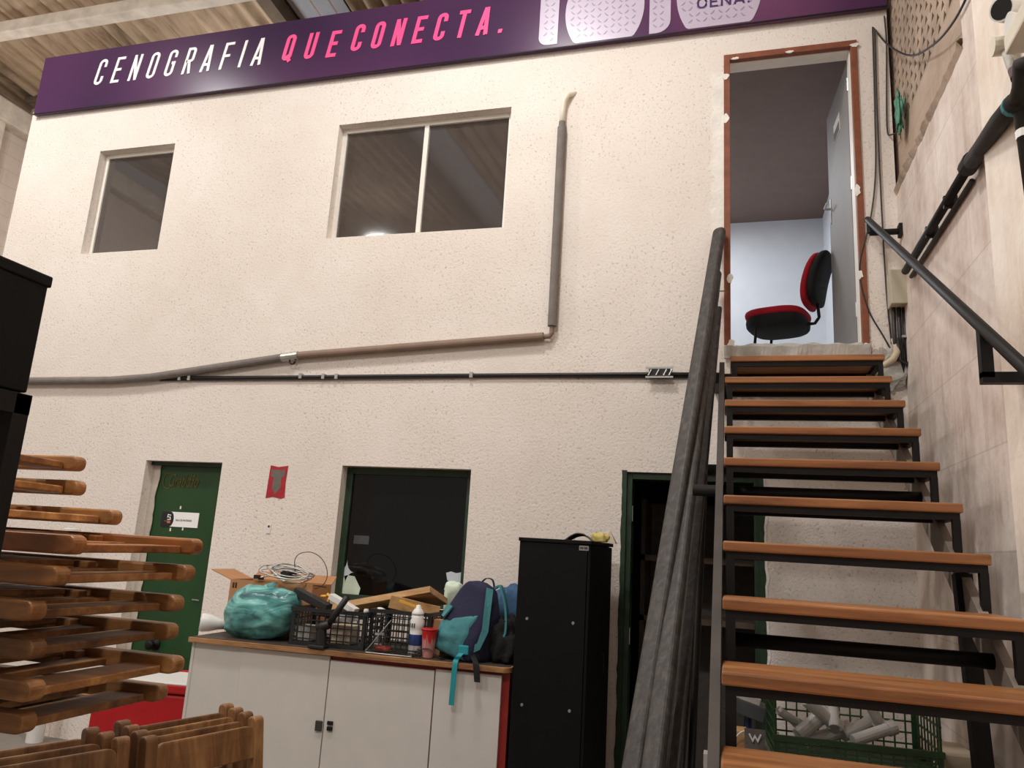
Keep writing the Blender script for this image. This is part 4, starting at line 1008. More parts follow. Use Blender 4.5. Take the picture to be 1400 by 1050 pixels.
for k, (px, py, w_, h_, mt, nm, lb) in enumerate(((500, 842, .028, .1, 'white_plastic', 'white_tube', 'white tube standing upright at the left of the second black crate'), (517, 838, .05, .05, 'white_plastic', 'white_ball', 'white ball fixture inside the second black crate'), (513, 862, .05, .07, 'white_plastic', 'white_spool', 'white spool low in the second black crate'))):
    p = AY(px, py, 4.42)
    mb = MB()
    if k == 1: mb.lathe([(.01, 0), (.03, .008), (.04, .03), (.03, .055), (.01, .062)], (p.x, 4.44, p.z-.03), 16)
    elif k == 0: mb.lathe([(.016, 0), (.016, .2), (.012, .21)], (p.x, 4.42, T+.014), 14)
    else: mb.lathe([(.035, 0), (.035, .012), (.022, .014), (.022, .06), (.035, .062), (.035, .074)], (p.x, 4.45, T+.014), 16)
    solo(mb, nm, lb, 'tube' if k == 0 else ('ball' if k == 1 else 'spool'), M[mt], (p.x, 4.43, p.z-.03), smooth=(k == 1))
mb = MB(); p = AY(420, 862, 4.4); mb.box(p.x-.07, p.x+.06, 4.34, 4.46, T+.014, T+.1); solo(mb, 'grey_carton', 'grey carton inside the black crate beside the teal bag', 'carton', M['concrete'], (p.x, 4.4, T), bevel=.003)
mb = MB(); p = AY(470, 862, 4.4); mb.box(p.x-.06, p.x+.07, 4.36, 4.48, T+.014, T+.12); solo(mb, 'brown_carton', 'dull brown carton inside the black crate, behind the clamp arm', 'carton', M['rag_beige'], (p.x, 4.42, T), bevel=.003)
# big wooden board on the crates, underside towards the viewer
a = AY(432, 829, 4.50); b = AY(588, 801, 4.46); e = AY(612, 818, 4.68)
u = (b-a); wv = (e-b); nn = u.cross(wv).normalized()
if nn.z < 0: nn = -nn
mb = MB(); th = .04
mb.add([p+nn*k for k in (-th, 0) for p in (a, b, b+wv, a+wv)], [(0, 1, 2, 3), (7, 6, 5, 4), (0, 4, 5, 1), (1, 5, 6, 2), (2, 6, 7, 3), (3, 7, 4, 0)])
solo(mb, 'wooden_board', 'large light wooden board lying across the black crates on the counter', 'board', M['board_wood'], (a+b)/2, bevel=.002)
mb = MB(); a = AY(533, 822, 4.40); b = AY(600, 838, 4.52); mb.bar(a, b, .03, .075); solo(mb, 'wood_block', 'short thick wooden offcut under the large wooden board', 'board', M['board_wood'], a, bevel=.002)
mb = MB(); a = AY(546, 821, 4.36); b = AY(577, 832, 4.38); mb.bar(a, b, .012, .014); solo(mb, 'wood_stick', 'thin pale wooden stick in front of the wooden offcut', 'stick', M['yellow'], a)
p = AY(598, 842, 4.55); mb = MB(); mb.box(p.x-.01, p.x+.09, 4.4, 4.46, T+.0, T+.2); solo(mb, 'cardboard_carton', 'small brown carton behind the white bottle', 'box', M['cardboard'], (p.x, 4.59, T), bevel=.003)
# clear display holder
a = AY(496, 896, 4.2); b = AY(559, 903, 4.2); c = AY(547, 850, 4.33)
ah = thing('acrylic_holder', 'clear acrylic display holder at the front edge of the counter', 'holder', ((a.x+b.x)/2, 4.26, T))
YF, YB = 4.235, 4.335; zt_ = T+.18
MB().box(a.x, b.x, YF, YB, T, T+.004).build('base', M['acrylic'], ah)
MB().box(a.x, b.x, YF-.004, YF, T, T+.03).build('front_lip', M['acrylic'], ah)
mb = MB(); mb.add([(a.x, YF, T+.004), (b.x, YF, T+.004), (b.x-.01, YB, zt_), (c.x-.06, YB, zt_)], [(0, 1, 2, 3)]); mb.build('sloped_panel', M['acrylic'], ah, solid=.004)
mb = MB(); mb.tube([(a.x, YF, T+.01), (c.x-.06, YB, zt_)], .002, 6); mb.tube([(b.x, YF-.004, T), (b.x, YF-.004, T+.035)], .002, 6); mb.tube([(a.x, YF-.004, T+.002), (b.x, YF-.004, T+.002)], .002, 6); mb.build('edges', M['clip'], ah)
mb = MB(); p = AY(520, 898, 4.27); blob(mb, (p.x+.0, 4.285, T+.022), (.05, .03, .018), .3, 1.2, nu=18, nv=10); solo(mb, 'red_sponge', 'dark red sponge in the clear display holder', 'sponge', M['red_laminate'], (p.x, 4.285, T), smooth=True)
# bottle
p = AY(570, 890, 4.36); bt = thing('white_bottle', 'white cleaning-product bottle with a blue label on the counter', 'bottle', (p.x, 4.33, T))
MB().lathe([(.036, 0), (.04, .006), (.04, .13), (.037, .14), (.04, .15), (.042, .19), (.034, .205), (.036, .225)], (p.x, 4.33, T), 28).build('body', M['white_plastic'], bt, smooth=True)
MB().lathe([(.041, .055), (.0412, .056), (.0412, .115), (.041, .116)], (p.x, 4.33, T), 28).build('label', M['label_blue'], bt, smooth=True)
MB().lathe([(.037, .224), (.036, .235), (.024, .255), (.015, .262), (.013, .278), (.004, .281)], (p.x, 4.33, T), 24).build('cap', M['white_plastic'], bt, smooth=True)
mb = MB(); 
for k in range(3): mb.box(p.x-.03+.014*k, p.x-.024+.014*k, 4.285, 4.2905, T+.155, T+.178)
mb.build('print', M['grey_print'], bt)
p = AY(583, 898, 4.26); cp = thing('plastic_cup', 'red and white paint-streaked cup beside the white bottle', 'cup', (p.x, 4.28, T))
MB().lathe([(.03, 0), (.032, .004), (.046, .155), (.047, .158), (.043, .156), (.03, .02), (.001, .012)], (p.x, 4.28, T), 28).build('cup_wall', M['cup'], cp, smooth=True)
MB().lathe([(.0455, .148), (.049, .15), (.049, .158), (.0455, .16)], (p.x, 4.28, T), 28).build('rim', M['red_plastic'], cp, smooth=True)
p = AY(585, 893, 4.235); mb = MB(); mb.tube([(p.x-.1+.02*k, 4.235+.0, T+.004+.05*math.sin(PI*k/9)) for k in range(10)]+[(p.x+.1, 4.26, T+.006), (p.x+.05, 4.27, T+.005)], .004, 6)
mb.tube([(p.x-.09+.035*math.cos(k*.6), 4.25+.02*math.sin(k*.6), T+.006+.0015*k) for k in range(24)], .004, 6); solo(mb, 'coiled_wire', 'thin black wire coil lying in front of the cup', 'wire', M['cable'], (p.x, 4.24, T), smooth=True)
# green crate behind bottle / backpack
q = AY(572, 880, 4.5); crate('plastic_crate', 'green lattice crate behind the backpack on the counter', frameT((q.x+.06, 4.48, T), .03), .42, .24, .16, M['green_crate'], 10, 4)
# backpack
bk = thing('backpack', 'navy and teal backpack leaning on the counter with straps hanging over the edge', 'backpack', AY(628, 905, 4.33))
BP = AY(628, 905, 4.34); BT = Matrix.Translation((BP.x, 4.37, T)) @ Euler((math.radians(-6), math.radians(11), math.radians(-20)), 'XYZ').to_matrix().to_4x4()
def bpk(u, v):
    h = v; th = 2*PI*u; wv_ = .165*(1-.35*max(0, h-.55)**1.3/.35**.6*.6) ; wv_ = .16*(1-.55*max(0, (h-.45)/.55)**2.2); dv = .105*(1-.35*max(0, (h-.3)/.7)**1.5)*(1+.15*math.sin(h*6))
    p = 3.2
    cx_, sx_ = math.cos(th), math.sin(th); k = 1+.06*noise.noise(Vector((cx_*2, sx_*2, h*4)))
    x = math.copysign(abs(cx_)**(2/p), cx_)*wv_*k; y = math.copysign(abs(sx_)**(2/p), sx_)*dv*k; e = 1 if v < .93 else math.sqrt(max(0, 1-((v-.93)/.075)**2))
    e0 = 1 if v > .06 else .82+.18*v/.06
    return Vector((x*e*e0, y*e*e0, .005+.44*h))
mb = MB(BT); mb.grid(bpk, 40, 24, wrap=True); n0 = len(mb.v); mb.f.append(list(range(n0-40, n0))); mb.mi.append(0); mb.f.append(list(range(0, 40))[::-1]); mb.mi.append(0)
mb.build('main_body', M['navy_cloth'], bk, smooth=True)
def pocket(u, v):
    x = -.15+.245*u; top = .17+.10*u; z = .015+(top-.015)*v
    bul = .05*math.sin(PI*u)**.5*math.sin(PI*min(1, v*.85+.1))**.6
    return Vector((x*(1-.0*v), -.088-bul+.01*noise.noise(Vector((u*5, v*5, 1))), z))
mb = MB(BT); mb.grid(pocket, 18, 14); mb.build('front_pocket', M['teal_cloth'], bk, smooth=True, solid=.008)
mb = MB(BT); mb.add([(.09, -.075, .43), (.13, -.06, .43), (.175, -.06, .2), (.165, -.08, .1), (.05, -.1, .005), (.03, -.105, .02), (.145, -.092, .13), (.145, -.085, .21)], [(0, 1, 2, 7), (7, 2, 3, 6), (6, 3, 4, 5)])
mb.build('side_strap', M['teal_cloth'], bk, solid=.014)
mb = MB(BT); mb.add([(-.15, -.1, .20), (-.11, -.13, .2), (-.09, -.1, .27), (-.14, -.08, .27)], [(0, 1, 2, 3)]); mb.build('side_pocket', M['teal_cloth'], bk, solid=.01)
pa = [BT @ Vector(p) for p in ((.07, .03, .435), (.11, .03, .46), (.15, .04, .41), (.19, .05, .33), (.225, .05, .22), (.21, .04, .17))]
def strap(pts, w, mat, name, parent, acr=(1, 0, 0), th=.004):
    mb = MB(); vs = []; fs = []; A = Vector(acr).normalized()*w/2; pts = spl(pts)
    for p in pts: vs += [Vector(p)-A, Vector(p)+A]
    for k in range(len(pts)-1): fs.append((2*k, 2*k+1, 2*k+3, 2*k+2))
    mb.add(vs, fs); return mb.build(name, mat, parent, solid=th)
strap(pa, .045, M['teal_cloth'], 'shoulder_strap', bk, (0, -1, .0), .012)
pa = [BT @ Vector(p) for p in ((-.03, .02, .43), (-.0, .02, .47), (.05, .02, .475), (.08, .02, .435))]
strap(pa, .025, M['navy_cloth'], 'grab_handle', bk, (0, 1, 0), .005)
def edgeY(x): return (KT @ Vector(((x-FL.x)/fd.x*CL, 0, 0))).y
x = AY(622, 905, 4.2).x; ye = edgeY(x)-.008
strap([AY(636, 888, 4.24), AY(627, 897, 4.215), (x, ye+.012, T+.014), (x-.001, ye-.003, T-.01), (x-.004, ye-.004, AY(618, 940, ye).z), (x-.006, ye-.004, AY(616, 964, ye).z)], .03, M['teal_web'], 'loose_strap', bk, (1, 0, 0))
mb = MB(); p = AY(634, 890, 4.235); mb.box(p.x-.03, p.x+.03, 4.225, 4.245, p.z-.02, p.z+.03); mb.build('buckle', M['teal_web'], bk, bevel=.006)
x = AY(650, 912, 4.2).x; ye = edgeY(x)-.008
strap([AY(645, 895, 4.25), (x-.01, ye+.01, T+.012), (x, ye-.003, T-.01), (x+.012, ye-.004, AY(655, 933, ye).z)], .034, M['black_fabric'], 'loose_strap', bk, (1, 0, 0))
# dark bag + blue bag
p = AY(680, 885, 4.40); mb = MB(); blob(mb, (p.x+.035, 4.45, T+.1), (.10, .14, .14), .3, 7.7, 2.6, flat=T, nu=40, nv=22); 
for v in mb.v: v.x = min(v.x, -1.165)
solo(mb, 'black_bag', 'slumped black cloth bag between the backpack and the black cabinet', 'bag', M['black_fabric'], (p.x, 4.42, T), smooth=True)
p = AY(700, 832, 4.62); mb = MB(); blob(mb, (p.x, 4.66, T+.2), (.13, .1, .215), .22, 2.4, 2.8, flat=T, nu=40, nv=24)
for v in mb.v: v.x = min(v.x, -1.16)
solo(mb, 'blue_bag', 'blue cloth bag behind the slumped black bag', 'bag', M['blue_cloth'], (p.x, 4.66, T), smooth=True)
p = AY(668, 835, 4.66); mb = MB(); mb.box(p.x-.05, p.x+.05, 4.74, 4.77, T, AY(668, 818, 4.75).z); solo(mb, 'cardboard_sheet', 'small cardboard sheet standing behind the backpack straps', 'cardboard', M['cardboard'], (p.x, 4.755, T))
p = AY(622, 806, 4.8); mb = MB(); blob(mb, (p.x, 4.77, p.z-.0), (.06, .03, .05), .25, 1.9, nu=20, nv=12); 
for v in mb.v:
    if v.z < p.z-.02: v.z = T if v.z < p.z-.03 else v.z
solo(mb, 'pale_bundle', 'pale green wrapped bundle peeking above the backpack', 'bundle', M['mint'], (p.x, 4.77, T), smooth=True)

# ================================================================== COOLER behind the counter
cq = AY(220, 925, 4.62)
cl = thing('cooler', 'red cooler with a white lid on the floor in front of the green door', 'cooler', (-3.72, 4.62, 0), (0, 0, math.radians(9)))
KX = Matrix.Translation((-3.72, 4.62, 0)) @ Matrix.Rotation(math.radians(9), 4, 'Z')
zc = AY(225, 945, 4.5).z+.055
MB(KX).box(-.33, .33, -.2, .2, .05, zc-.06).build('body', M['red_plastic'], cl, bevel=.02)
MB(KX).box(-.335, .335, -.205, .205, 0, .05).build('foot', M['white_plastic'], cl, bevel=.01)
MB(KX).box(-.345, .345, -.215, .215, zc-.055, zc+.004).build('lid', M['red_plastic'], cl, bevel=.012)
MB(KX).box(-.33, .33, -.212, .195, zc+.0, zc+.012).build('lid_top', M['white_plastic'], cl, bevel=.004)
MB(KX).box(-.345, .345, .195, .217, zc-.0, zc+.022).build('lid_rim', M['red_plastic'], cl, bevel=.004)

# ================================================================== FOLDING CHAIRS
def make_chair():
    t = thing('folding_chair', '', 'chair')
    w, H = .225, .90
    for s in (-1, 1):
        pl = [(-.025, 0), (.025, 0)]+[(.025-.02+.02*math.cos(a_), H-.02+.02*math.sin(a_)) for a_ in [PI/2*k/4 for k in range(5)]]+[(-.025+.02+.02*math.cos(a_), H-.02+.02*math.sin(a_)) for a_ in [PI/2+PI/2*k/4 for k in range(5)]]
        MB().prism(pl, lambda u, v, k: Vector((s*w+k, u*.9, v)), -.023, .023).build('back_post', M['chair_wood'], t, bevel=.006)
    pl = [(-w+.02, .755), (w-.02, .755), (w-.02, .815)]+[(w-.05+.03*math.cos(a_), .84+.03*math.sin(a_)) for a_ in [PI/2*k/5 for k in range(6)]]+[(-w+.05+.03*math.cos(a_), .84+.03*math.sin(a_)) for a_ in [PI/2+PI/2*k/5 for k in range(6)]]+[(-w+.02, .815)]
    MB().prism(pl, lambda u, v, k: Vector((u, -.014+k+.012*math.cos(u/w*1.4), v)), -.01, .01).build('top_rail', M['chair_wood'], t, bevel=.003)
    MB().box(-w+.02, w-.02, -.018, .0, .60, .67).build('back_slat', M['chair_wood'], t, bevel=.003)
    for s in (-1, 1): MB().box(s*.178-.017, s*.178+.017, -.016, .016, .02, .60).build('front_leg', M['chair_wood'], t, bevel=.004)
    mb = MB()
    for k in range(6): mb.box(-.155, .155, .002, .018, .20+.062*k, .25+.062*k)
    for s in (-.13, .13): mb.box(s-.015, s+.015, -.016, .002, .20, .57)
    mb.build('seat', M['chair_wood'], t, bevel=.003)
    MB().tube([(-w+.02, 0, .12), (w-.02, 0, .12)], .011, 8).build('stretcher', M['chair_wood'], t)
    return t
ch0 = make_chair(); chair_used = [False]
def place(mat4, label, group, tone=(1, 1, 1)):
    o = ch0 if not chair_used[0] else copy_tree(ch0)
    for ch in [k for k in bpy.data.objects if k.parent == o]:
        v = random.uniform(.82, 1.18); ch.color = (tone[0]*v, tone[1]*v, tone[2]*v, 1)
    chair_used[0] = True
    o.matrix_basis = mat4; o['label'] = label; o['group'] = group; return o
# flat pile: local z (top end) -> +X, local x -> +Y, local y -> +Z
PM = Matrix(((0, 0, 1, 0), (1, 0, 0, 0), (0, 1, 0, 0), (0, 0, 0, 1)))
random.seed(14)
pile = [  # z centre, X of top end, Y centre, yaw, label, wood tone
    (1.125, -1.52, 1.70, .035, 'lowest folding chair of the flat pile at the left', (1., 1., .98)),
    (1.205, -1.47, 1.67, -.02, 'folding chair second from the bottom of the flat pile', (1.1, 1.08, 1.02)),
    (1.29, -1.50, 1.675, .015, 'folding chair third from the bottom of the flat pile', (1., 1., .97)),
    (1.372, -1.49, 1.655, -.03, 'folding chair fourth from the bottom of the flat pile', (1.15, 1.12, 1.03)),
    (1.452, -1.475, 1.68, .02, 'folding chair fifth from the bottom of the flat pile', (1.3, 1.25, 1.12)),
    (1.525, -1.47, 1.70, .05, 'folding chair sixth from the bottom, its end rising across the green door', (1.25, 1.0, .75)),
    (1.597, -1.77, 1.68, -.015, 'light honey-coloured folding chair jutting from the pile below the top two', (1.7, 1.75, 1.7)),
    (1.683, -1.925, 1.69, .02, 'second folding chair from the top of the flat pile', (1.15, 1.12, 1.0)),
    (1.757, -1.93, 1.675, .01, 'topmost folding chair of the flat pile', (1.1, 1.05, .95)),
]
for z, xe, yc, yw, lb, tn in pile:
    place(Matrix.Translation((xe, yc, z)) @ Matrix.Rotation(yw, 4, 'Z') @ Matrix.Rotation(random.uniform(-.015, .015), 4, 'X') @ PM @ Matrix.Translation((0, 0, -.90)), lb, 'wooden folding chairs piled flat', tn)
# upright folded chairs behind the pile: rail along +Y, leaning back to -X
def stand(fx, fy, yaw, lean, lb):
    B = Matrix.Translation((fx, fy, .0)) @ Matrix.Rotation(yaw, 4, 'Z') @ Matrix.Rotation(-lean, 4, 'X')
    place(B, lb, 'wooden folding chairs standing folded', (.8, .8, .8))  # darker tint paints in the shadow these chairs stand in
yaw = math.atan2(.462, .133)   # local x along the rail, local -y towards the viewer's right
ln = math.radians(9)
offs = [(0, 'nearest upright folded chair, its slatted back facing the white counter'), (.085, 'second upright folded chair behind the nearest one'), (.17, 'third upright folded chair in the row of four'), (.255, 'rearmost upright folded chair, its post top against the counter front')]
fxy = Vector((-1.82, 2.55))
nrm = Vector((math.sin(yaw), -math.cos(yaw)))     # local -y in world
for d_, lb in offs:
    c = fxy-nrm*d_+Vector((.133, .462)).normalized()*d_*.25
    c = c+nrm*(.87*math.sin(ln))
    stand(c.x, c.y, yaw, ln, lb)
f2 = Vector((-2.03, 2.06))
for k, lb in ((0, 'upright folded chair at the bottom left, front of the second row'), (.09, 'upright folded chair at the bottom left, middle of the second row'), (.18, 'upright folded chair at the bottom left, back of the second row')):
    c = f2-nrm*k+nrm*(.87*math.sin(ln)); stand(c.x, c.y, yaw-.08, ln, lb)

# ================================================================== RACK AND BLACK BOX at the left
rk = thing('metal_rack', 'black metal rack post and frame at the left edge holding the chair pile', 'rack', (-1.9, .95, 0))
for x, y in ((-1.5, 1.31), (-1.5, .5), (-2.45, 1.31), (-2.45, .5)):
    MB().box(x-.04 if x > -2 else x, x if x > -2 else x+.04, y-.04 if y > 1 else y, y if y > 1 else y+.04, 0, 1.845).build('post', M['black_metal'], rk, bevel=.002)
mb = MB(); mb.box(-2.45, -1.5, .5, .535, 1.80, 1.845); mb.box(-2.45, -1.5, 1.275, 1.31, 1.80, 1.845); mb.box(-1.535, -1.5, .535, 1.275, 1.80, 1.845); mb.box(-2.45, -2.415, .535, 1.275, 1.80, 1.845)
mb.build('top_frame', M['black_metal'], rk)
MB().box(-2.44, -1.545, .51, 1.30, 1.835, 1.846).build('top_shelf', M['black_metal'], rk)
MB().box(-2.41, -1.78, .52, 1.98, 1.06, 1.088).build('shelf_board', M['counter_wood'], rk)
MB().box(-2.45, -1.78, .54, 1.27, 1.02, 1.06).build('shelf_beam', M['black_metal'], rk)
bxk = thing('black_case', 'large black case on top of the rack at the left edge', 'case', (-1.9, .9, 1.847))
MB().box(-2.45, -1.5, .45, 1.295, 1.848, 2.105).build('body', M['black_cab'], bxk, bevel=.004)
MB().box(-2.455, -1.495, .445, 1.30, 2.095, 2.122).build('lid', M['black_cab'], bxk, bevel=.004)
# white roll standing on the pile
p = AY(92, 722, 4.8); solo(MB().lathe([(.058, 0), (.058, p.z-.004), (.054, p.z)], (p.x, 4.85, 0), 24), 'paper_roll', 'tall white paper roll standing against the wall behind the chair pile', 'roll', M['white_plastic'], (p.x, 4.85, 0), smooth=False)

# ================================================================== UPPER ROOM CHAIR
oc = thing('office_chair', 'red and black upholstered office chair inside the upper doorway', 'chair', (.45, 6.05, 2.9))
OY = 6.05
def P(px, py, Y=OY): return AY(px, py, Y)
sl_, sr_ = P(1021, 436), P(1106, 436); sz = P(1060, 436).z
cxs = (sl_.x+sr_.x)/2; hw = (sr_.x-sl_.x)/2
mb = MB(); blob(mb, (cxs, OY, sz+.015), (hw, .24, .045), .0, 0, 3.2, nu=40, nv=14); mb.build('seat_cushion', M['chair_red'], oc, smooth=True)
mb = MB(); blob(mb, (cxs+.0, OY, sz-.05), (hw*.98, .235, .075), .0, 0, 3.0, nu=40, nv=14); mb.build('seat_shell', M['black_fabric'], oc, smooth=True)
def bk_fn(off, th, z0, z1, wdt):
    def fn(u, v):
        th_ = 2*PI*u; ph = PI*(v-.5); p = 3.
        q = [math.copysign(abs(k)**(2/p), k) for k in (math.cos(th_)*abs(math.cos(ph))**.7, math.sin(th_)*abs(math.cos(ph))**.7, math.sin(ph))]
        z = (z0+z1)/2+(z1-z0)/2*q[2]; t = (z-z0)/(z1-z0)
        cur = .05*(2*t-1)**2*.6+.10*t-.045
        return Vector((off+cur+th*q[0], OY+wdt*q[1]*(1-.12*t*t), z))
    return fn
zb0, zb1 = P(1110, 425).z, P(1122, 356).z; bxx = P(1113, 395).x
mb = MB(); mb.grid(bk_fn(bxx-.022, .035, zb0, zb1, .2), 36, 18, wrap=True); mb.build('backrest_cushion', M['chair_red'], oc, smooth=True)
mb = MB(); mb.grid(bk_fn(bxx+.035, .04, zb0+.025, zb1+.008, .205), 36, 18, wrap=True); mb.build('backrest_shell', M['black_fabric'], oc, smooth=True)
a, b, c, d = Vector((cxs+hw*.6, OY, sz-.06)), Vector((P(1115, 442).x, OY, sz-.065)), Vector((P(1121, 436).x, OY, sz-.02)), Vector((P(1118, 420).x, OY, zb0+.08))
MB().tube([a, b-Vector((.02, 0, 0)), b, b.lerp(c, .6), c, d], .012, 10).build('back_support', M['black_metal'], oc, smooth=True)
for s in (-1, 1):
    y = OY+s*.19
    pts = [(cxs+.1, y, sz-.075), (cxs-.08, y, sz-.06), (cxs-.11, y, sz-.085), (cxs-.15, y, 2.93), (cxs-.12, y, 2.915), (cxs+.22, y, 2.915)]
    MB().tube(pts, .011, 10).build('leg', M['black_metal'], oc, smooth=True)
MB().tube([(cxs+.22, OY-.19, 2.915), (cxs+.22, OY+.19, 2.915)], .011, 10).build('floor_bar', M['black_metal'], oc)
oc.rotation_euler = (0, 0, math.radians(-20))

# ================================================================== UNDER THE STAIRS
q = AY(1052, 1000, 3.55)
Tc = frameT((AY(1062, 1030, 3.55).x, 3.5, .83), .0, math.radians(0), 0)
cw2, cd2, ch2 = .56, .36, .25
xg = AY(1058, 1000, 3.5).x
crate('produce_crate', 'green crate full of white tube fittings seen through the lower steps', frameT((xg, 3.47, .813), math.radians(3), math.radians(0)), .62, .36, .27, M['green_crate'], 14, 5, front=max(.06, AY(1150, 1015, 3.47).z-.813))
for k in range(3):
    crate('produce_crate', ['grey crate with its rim just under the green crate', 'grey crate in the middle of the stack below the green crate', 'grey crate on the floor at the bottom of the stack'][2-k], frameT((xg-.0, 3.45, .003+.27*k), math.radians(2)), .64, .4, .269, M['grey_crate'], 10, 3)
random.seed(31)
tubes = [(1108, 962, 1135, 985), (1098, 1000, 1128, 975), (1112, 1012, 1150, 1000), (1160, 1002, 1185, 990), (1175, 1010, 1210, 998), (1140, 985, 1138, 960), (1188, 960, 1200, 985), (1070, 975, 1085, 985)]
names = ['leftmost upright', 'second', 'long slanted', 'middle', 'right-hand low', 'upright central', 'upright right', 'far left']
for k, (xa, ya, xb, yb) in enumerate(tubes):
    Yk = 3.58+.03*(k % 4)
    a, b = AY(xa, ya, Yk), AY(xb, yb, Yk+.05); d = (b-a).normalized()
    mb = MB(); r0 = (.026, .03, .028, .026, .024, .022, .022, .018)[k]
    mb.tube([a-d*.03, a+d*.03, b, b+d*.03], r0, 14, radii=[r0, r0, r0, r0])
    mb.tube([b+d*.01, b+d*.045], r0*1.25, 14)
    t_ = solo(mb, 'tube_fitting', 'white cut tube fitting in the green crate under the stairs, '+['at the upper left', 'long one at the left', 'lying along the front', 'small one in the middle', 'lying at the right front', 'standing in the middle', 'standing at the right', 'smallest at the far left'][k], 'fitting', M['white_plastic'], a, bevel=.002)
    t_['group'] = 'white tube fittings in the green crate'
# wooden planks leaning at right, grey box machine with blue post
w0 = AY(1275, 1035, 4.05)
wp_ = thing('plank_pile', 'pale plank leaning beside the green crate under the stairs', 'plank', (w0.x, 4.05, 0))
MB().bar((w0.x+.02, 3.98, 0), (w0.x-.03, 4.2, AY(1272, 1000, 4.2).z), .05, .02, (1, 0, 0)).build('plank', M['rag_beige'], wp_)
w1 = AY(1300, 1036, 3.95)
solo(MB().box(w1.x-.05, min(w1.x+.1, 1.03), 3.9, 4.2, 0, w1.z+.02), 'pale_carton', 'tall pale carton standing at the right of the green crate', 'carton', M['rag_beige'], (w1.x, 4.05, 0), bevel=.004)
Ym = 4.25
mt = thing('bench_machine', 'grey bench machine on a blue post seen under the left of the steps', 'machine', (AY(1018, 1000, Ym).x, Ym+.1, 0))
a = AY(1003, 945, Ym); b = AY(1036, 955, Ym)
xm = a.x; zt_ = a.z
MB().bar((xm-.02, Ym+.08, zt_-.005), (xm+.13, Ym+.08, zt_-.045), .14, .035).build('cover', M['concrete'], mt, bevel=.004)
MB().bar((xm-.04, Ym+.1, zt_-.055), (xm+.15, Ym+.1, zt_-.105), .18, .07).build('head', M['grey_print'], mt, bevel=.004)
p = AY(1021, 975, Ym); MB().tube([(p.x+.01, Ym+.08, zt_-.09), (p.x-.015, Ym+.06, .02)], .02, 12).build('post', M['blue_steel'], mt)
MB().box(xm-.06, xm+.16, Ym-.04, Ym+.24, 0, .03).build('foot', M['black_metal'], mt)
p = AY(1012, 1003, 4.05)
solo(MB().box(p.x-.06, p.x+.03, 4.0, 4.12, 0, AY(1005, 999, 4.0).z), 'wooden_box', 'orange-brown wooden box behind the bottom step post', 'box', M['board_wood'], (p.x, 4.06, 0), bevel=.003)
p = AY(1042, 1005, 3.85)
pn = thing('leaning_sheet', 'grey sheet with a white mark leaning left of the green crate', 'panel', (p.x, 3.9, 0))
zt_ = AY(1040, 1002, 3.85).z
MB().bar((p.x-.0, 3.80, 0), (p.x-.0, 3.92, zt_), .15, .012, (0, 1, 0)).build('sheet', M['grey_paint'], pn)
MB().bar((p.x+.07, 3.79, 0), (p.x+.055, 3.915, zt_), .035, .02, (0, 1, 0)).build('edge_strip', M['rag_beige'], pn)
yy = 3.905; zz = zt_-.045
mb = MB(); mb.ribbon([(p.x-.055, zz+.028), (p.x-.04, zz), (p.x-.03, zz+.02), (p.x-.018, zz), (p.x-.004, zz+.03)], .007, wallfn(3.895), .0, .003); mb.build('printed_mark', M['white_print'], pn)
cable('power_cable', 'thin white cable arching in front of the wooden box under the stairs', [AY(1003, 1018, 3.98), AY(1008, 1006, 3.97), AY(1016, 1000, 3.96), AY(1028, 998, 3.95), AY(1040, 1001, 3.94)], .004, 'white_plastic', 'cable')
p = AY(968, 1030, 3.9); mb = MB(); mb.box(p.x-.02, p.x+.03, 3.88, 3.96, 0, p.z); mb.box(p.x+.0, p.x+.02, 3.87, 3.9, p.z, p.z+.05); solo(mb, 'white_stand', 'small white plastic stand at the floor left of the stairs', 'stand', M['white_plastic'], (p.x, 3.92, 0))

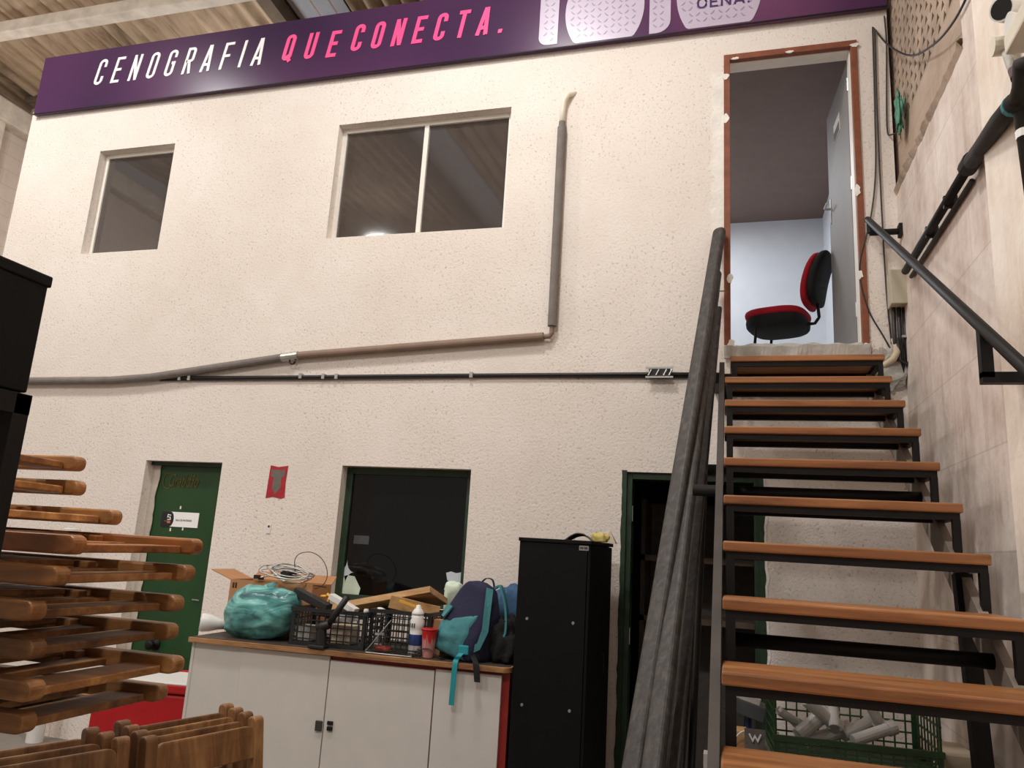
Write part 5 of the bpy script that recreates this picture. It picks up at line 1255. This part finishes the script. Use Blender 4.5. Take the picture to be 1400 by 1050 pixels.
# ================================================================== LIGHT
def lamp(name, loc, size, power, col, rot=(0, 0, 0), spread=PI, shape='DISK', sy=None):
    l = bpy.data.lights.new(name, 'AREA'); l.shape = shape; l.size = size; l.energy = power; l.color = col; l.spread = spread
    if sy: l.size_y = sy
    o = bpy.data.objects.new(name, l); C.objects.link(o); o.location = loc; o.rotation_euler = rot; return o
WARM = (1.0, .984, .962)
for x, y in ((-6.0, 2.7), (-1.6, 2.7), (-5.9, -1.2), (-1.5, -1.2)):
    lamp('high_bay_light', (x, y, 6.75), .5, 98 if y > 0 else 134, WARM)
    pl_ = bpy.data.lights.new('high_bay_glow', 'POINT'); pl_.energy = 52; pl_.color = WARM; pl_.shadow_soft_size = .25  # added point light below each high bay to brighten the roof
    po_ = bpy.data.objects.new('high_bay_glow', pl_); C.objects.link(po_); po_.location = (x, y, 6.2)
lamp('room_light', (-.35, 7.2, 5.3), .6, 30, (.91, .95, 1.0), (0, 0, 0))
pl_ = bpy.data.lights.new('mezzanine_lamp', 'POINT'); pl_.energy = 34; pl_.color = WARM; pl_.shadow_soft_size = .2  # added light hidden behind the sign, brightens the roof above the rooms
po_ = bpy.data.objects.new('mezzanine_lamp', pl_); C.objects.link(po_); po_.location = (-5.2, 6.5, 5.95)
pl_ = bpy.data.lights.new('side_lamp', 'POINT'); pl_.energy = 40; pl_.color = WARM; pl_.shadow_soft_size = .2  # added light out of view, brightens the far left walls
po_ = bpy.data.objects.new('side_lamp', pl_); C.objects.link(po_); po_.location = (-7.5, 4.9, 5.2)
W = bpy.data.worlds.new('world'); bpy.context.scene.world = W; W.use_nodes = True
bgn = W.node_tree.nodes['Background']; bgn.inputs['Color'].default_value = (1.0, .95, .9, 1); bgn.inputs['Strength'].default_value = .24

# ================================================================== CAMERA
cam = bpy.data.cameras.new('camera'); co = bpy.data.objects.new('camera', cam); C.objects.link(co)
cam.sensor_width = 36; cam.lens = F/1400*36; cam.clip_start = .05; cam.clip_end = 100
rt, up, bk_ = Vector(RC[0]), -Vector(RC[1]), -Vector(RC[2])
co.matrix_world = Matrix(((rt.x, up.x, bk_.x, 0), (rt.y, up.y, bk_.y, 0), (rt.z, up.z, bk_.z, EYE), (0, 0, 0, 1)))
sc = bpy.context.scene; sc.camera = co
sc.view_settings.view_transform = 'Standard'; sc.view_settings.look = 'None'; sc.view_settings.gamma = 1; sc.view_settings.use_curve_mapping = False
sc.view_settings.exposure = 0.0
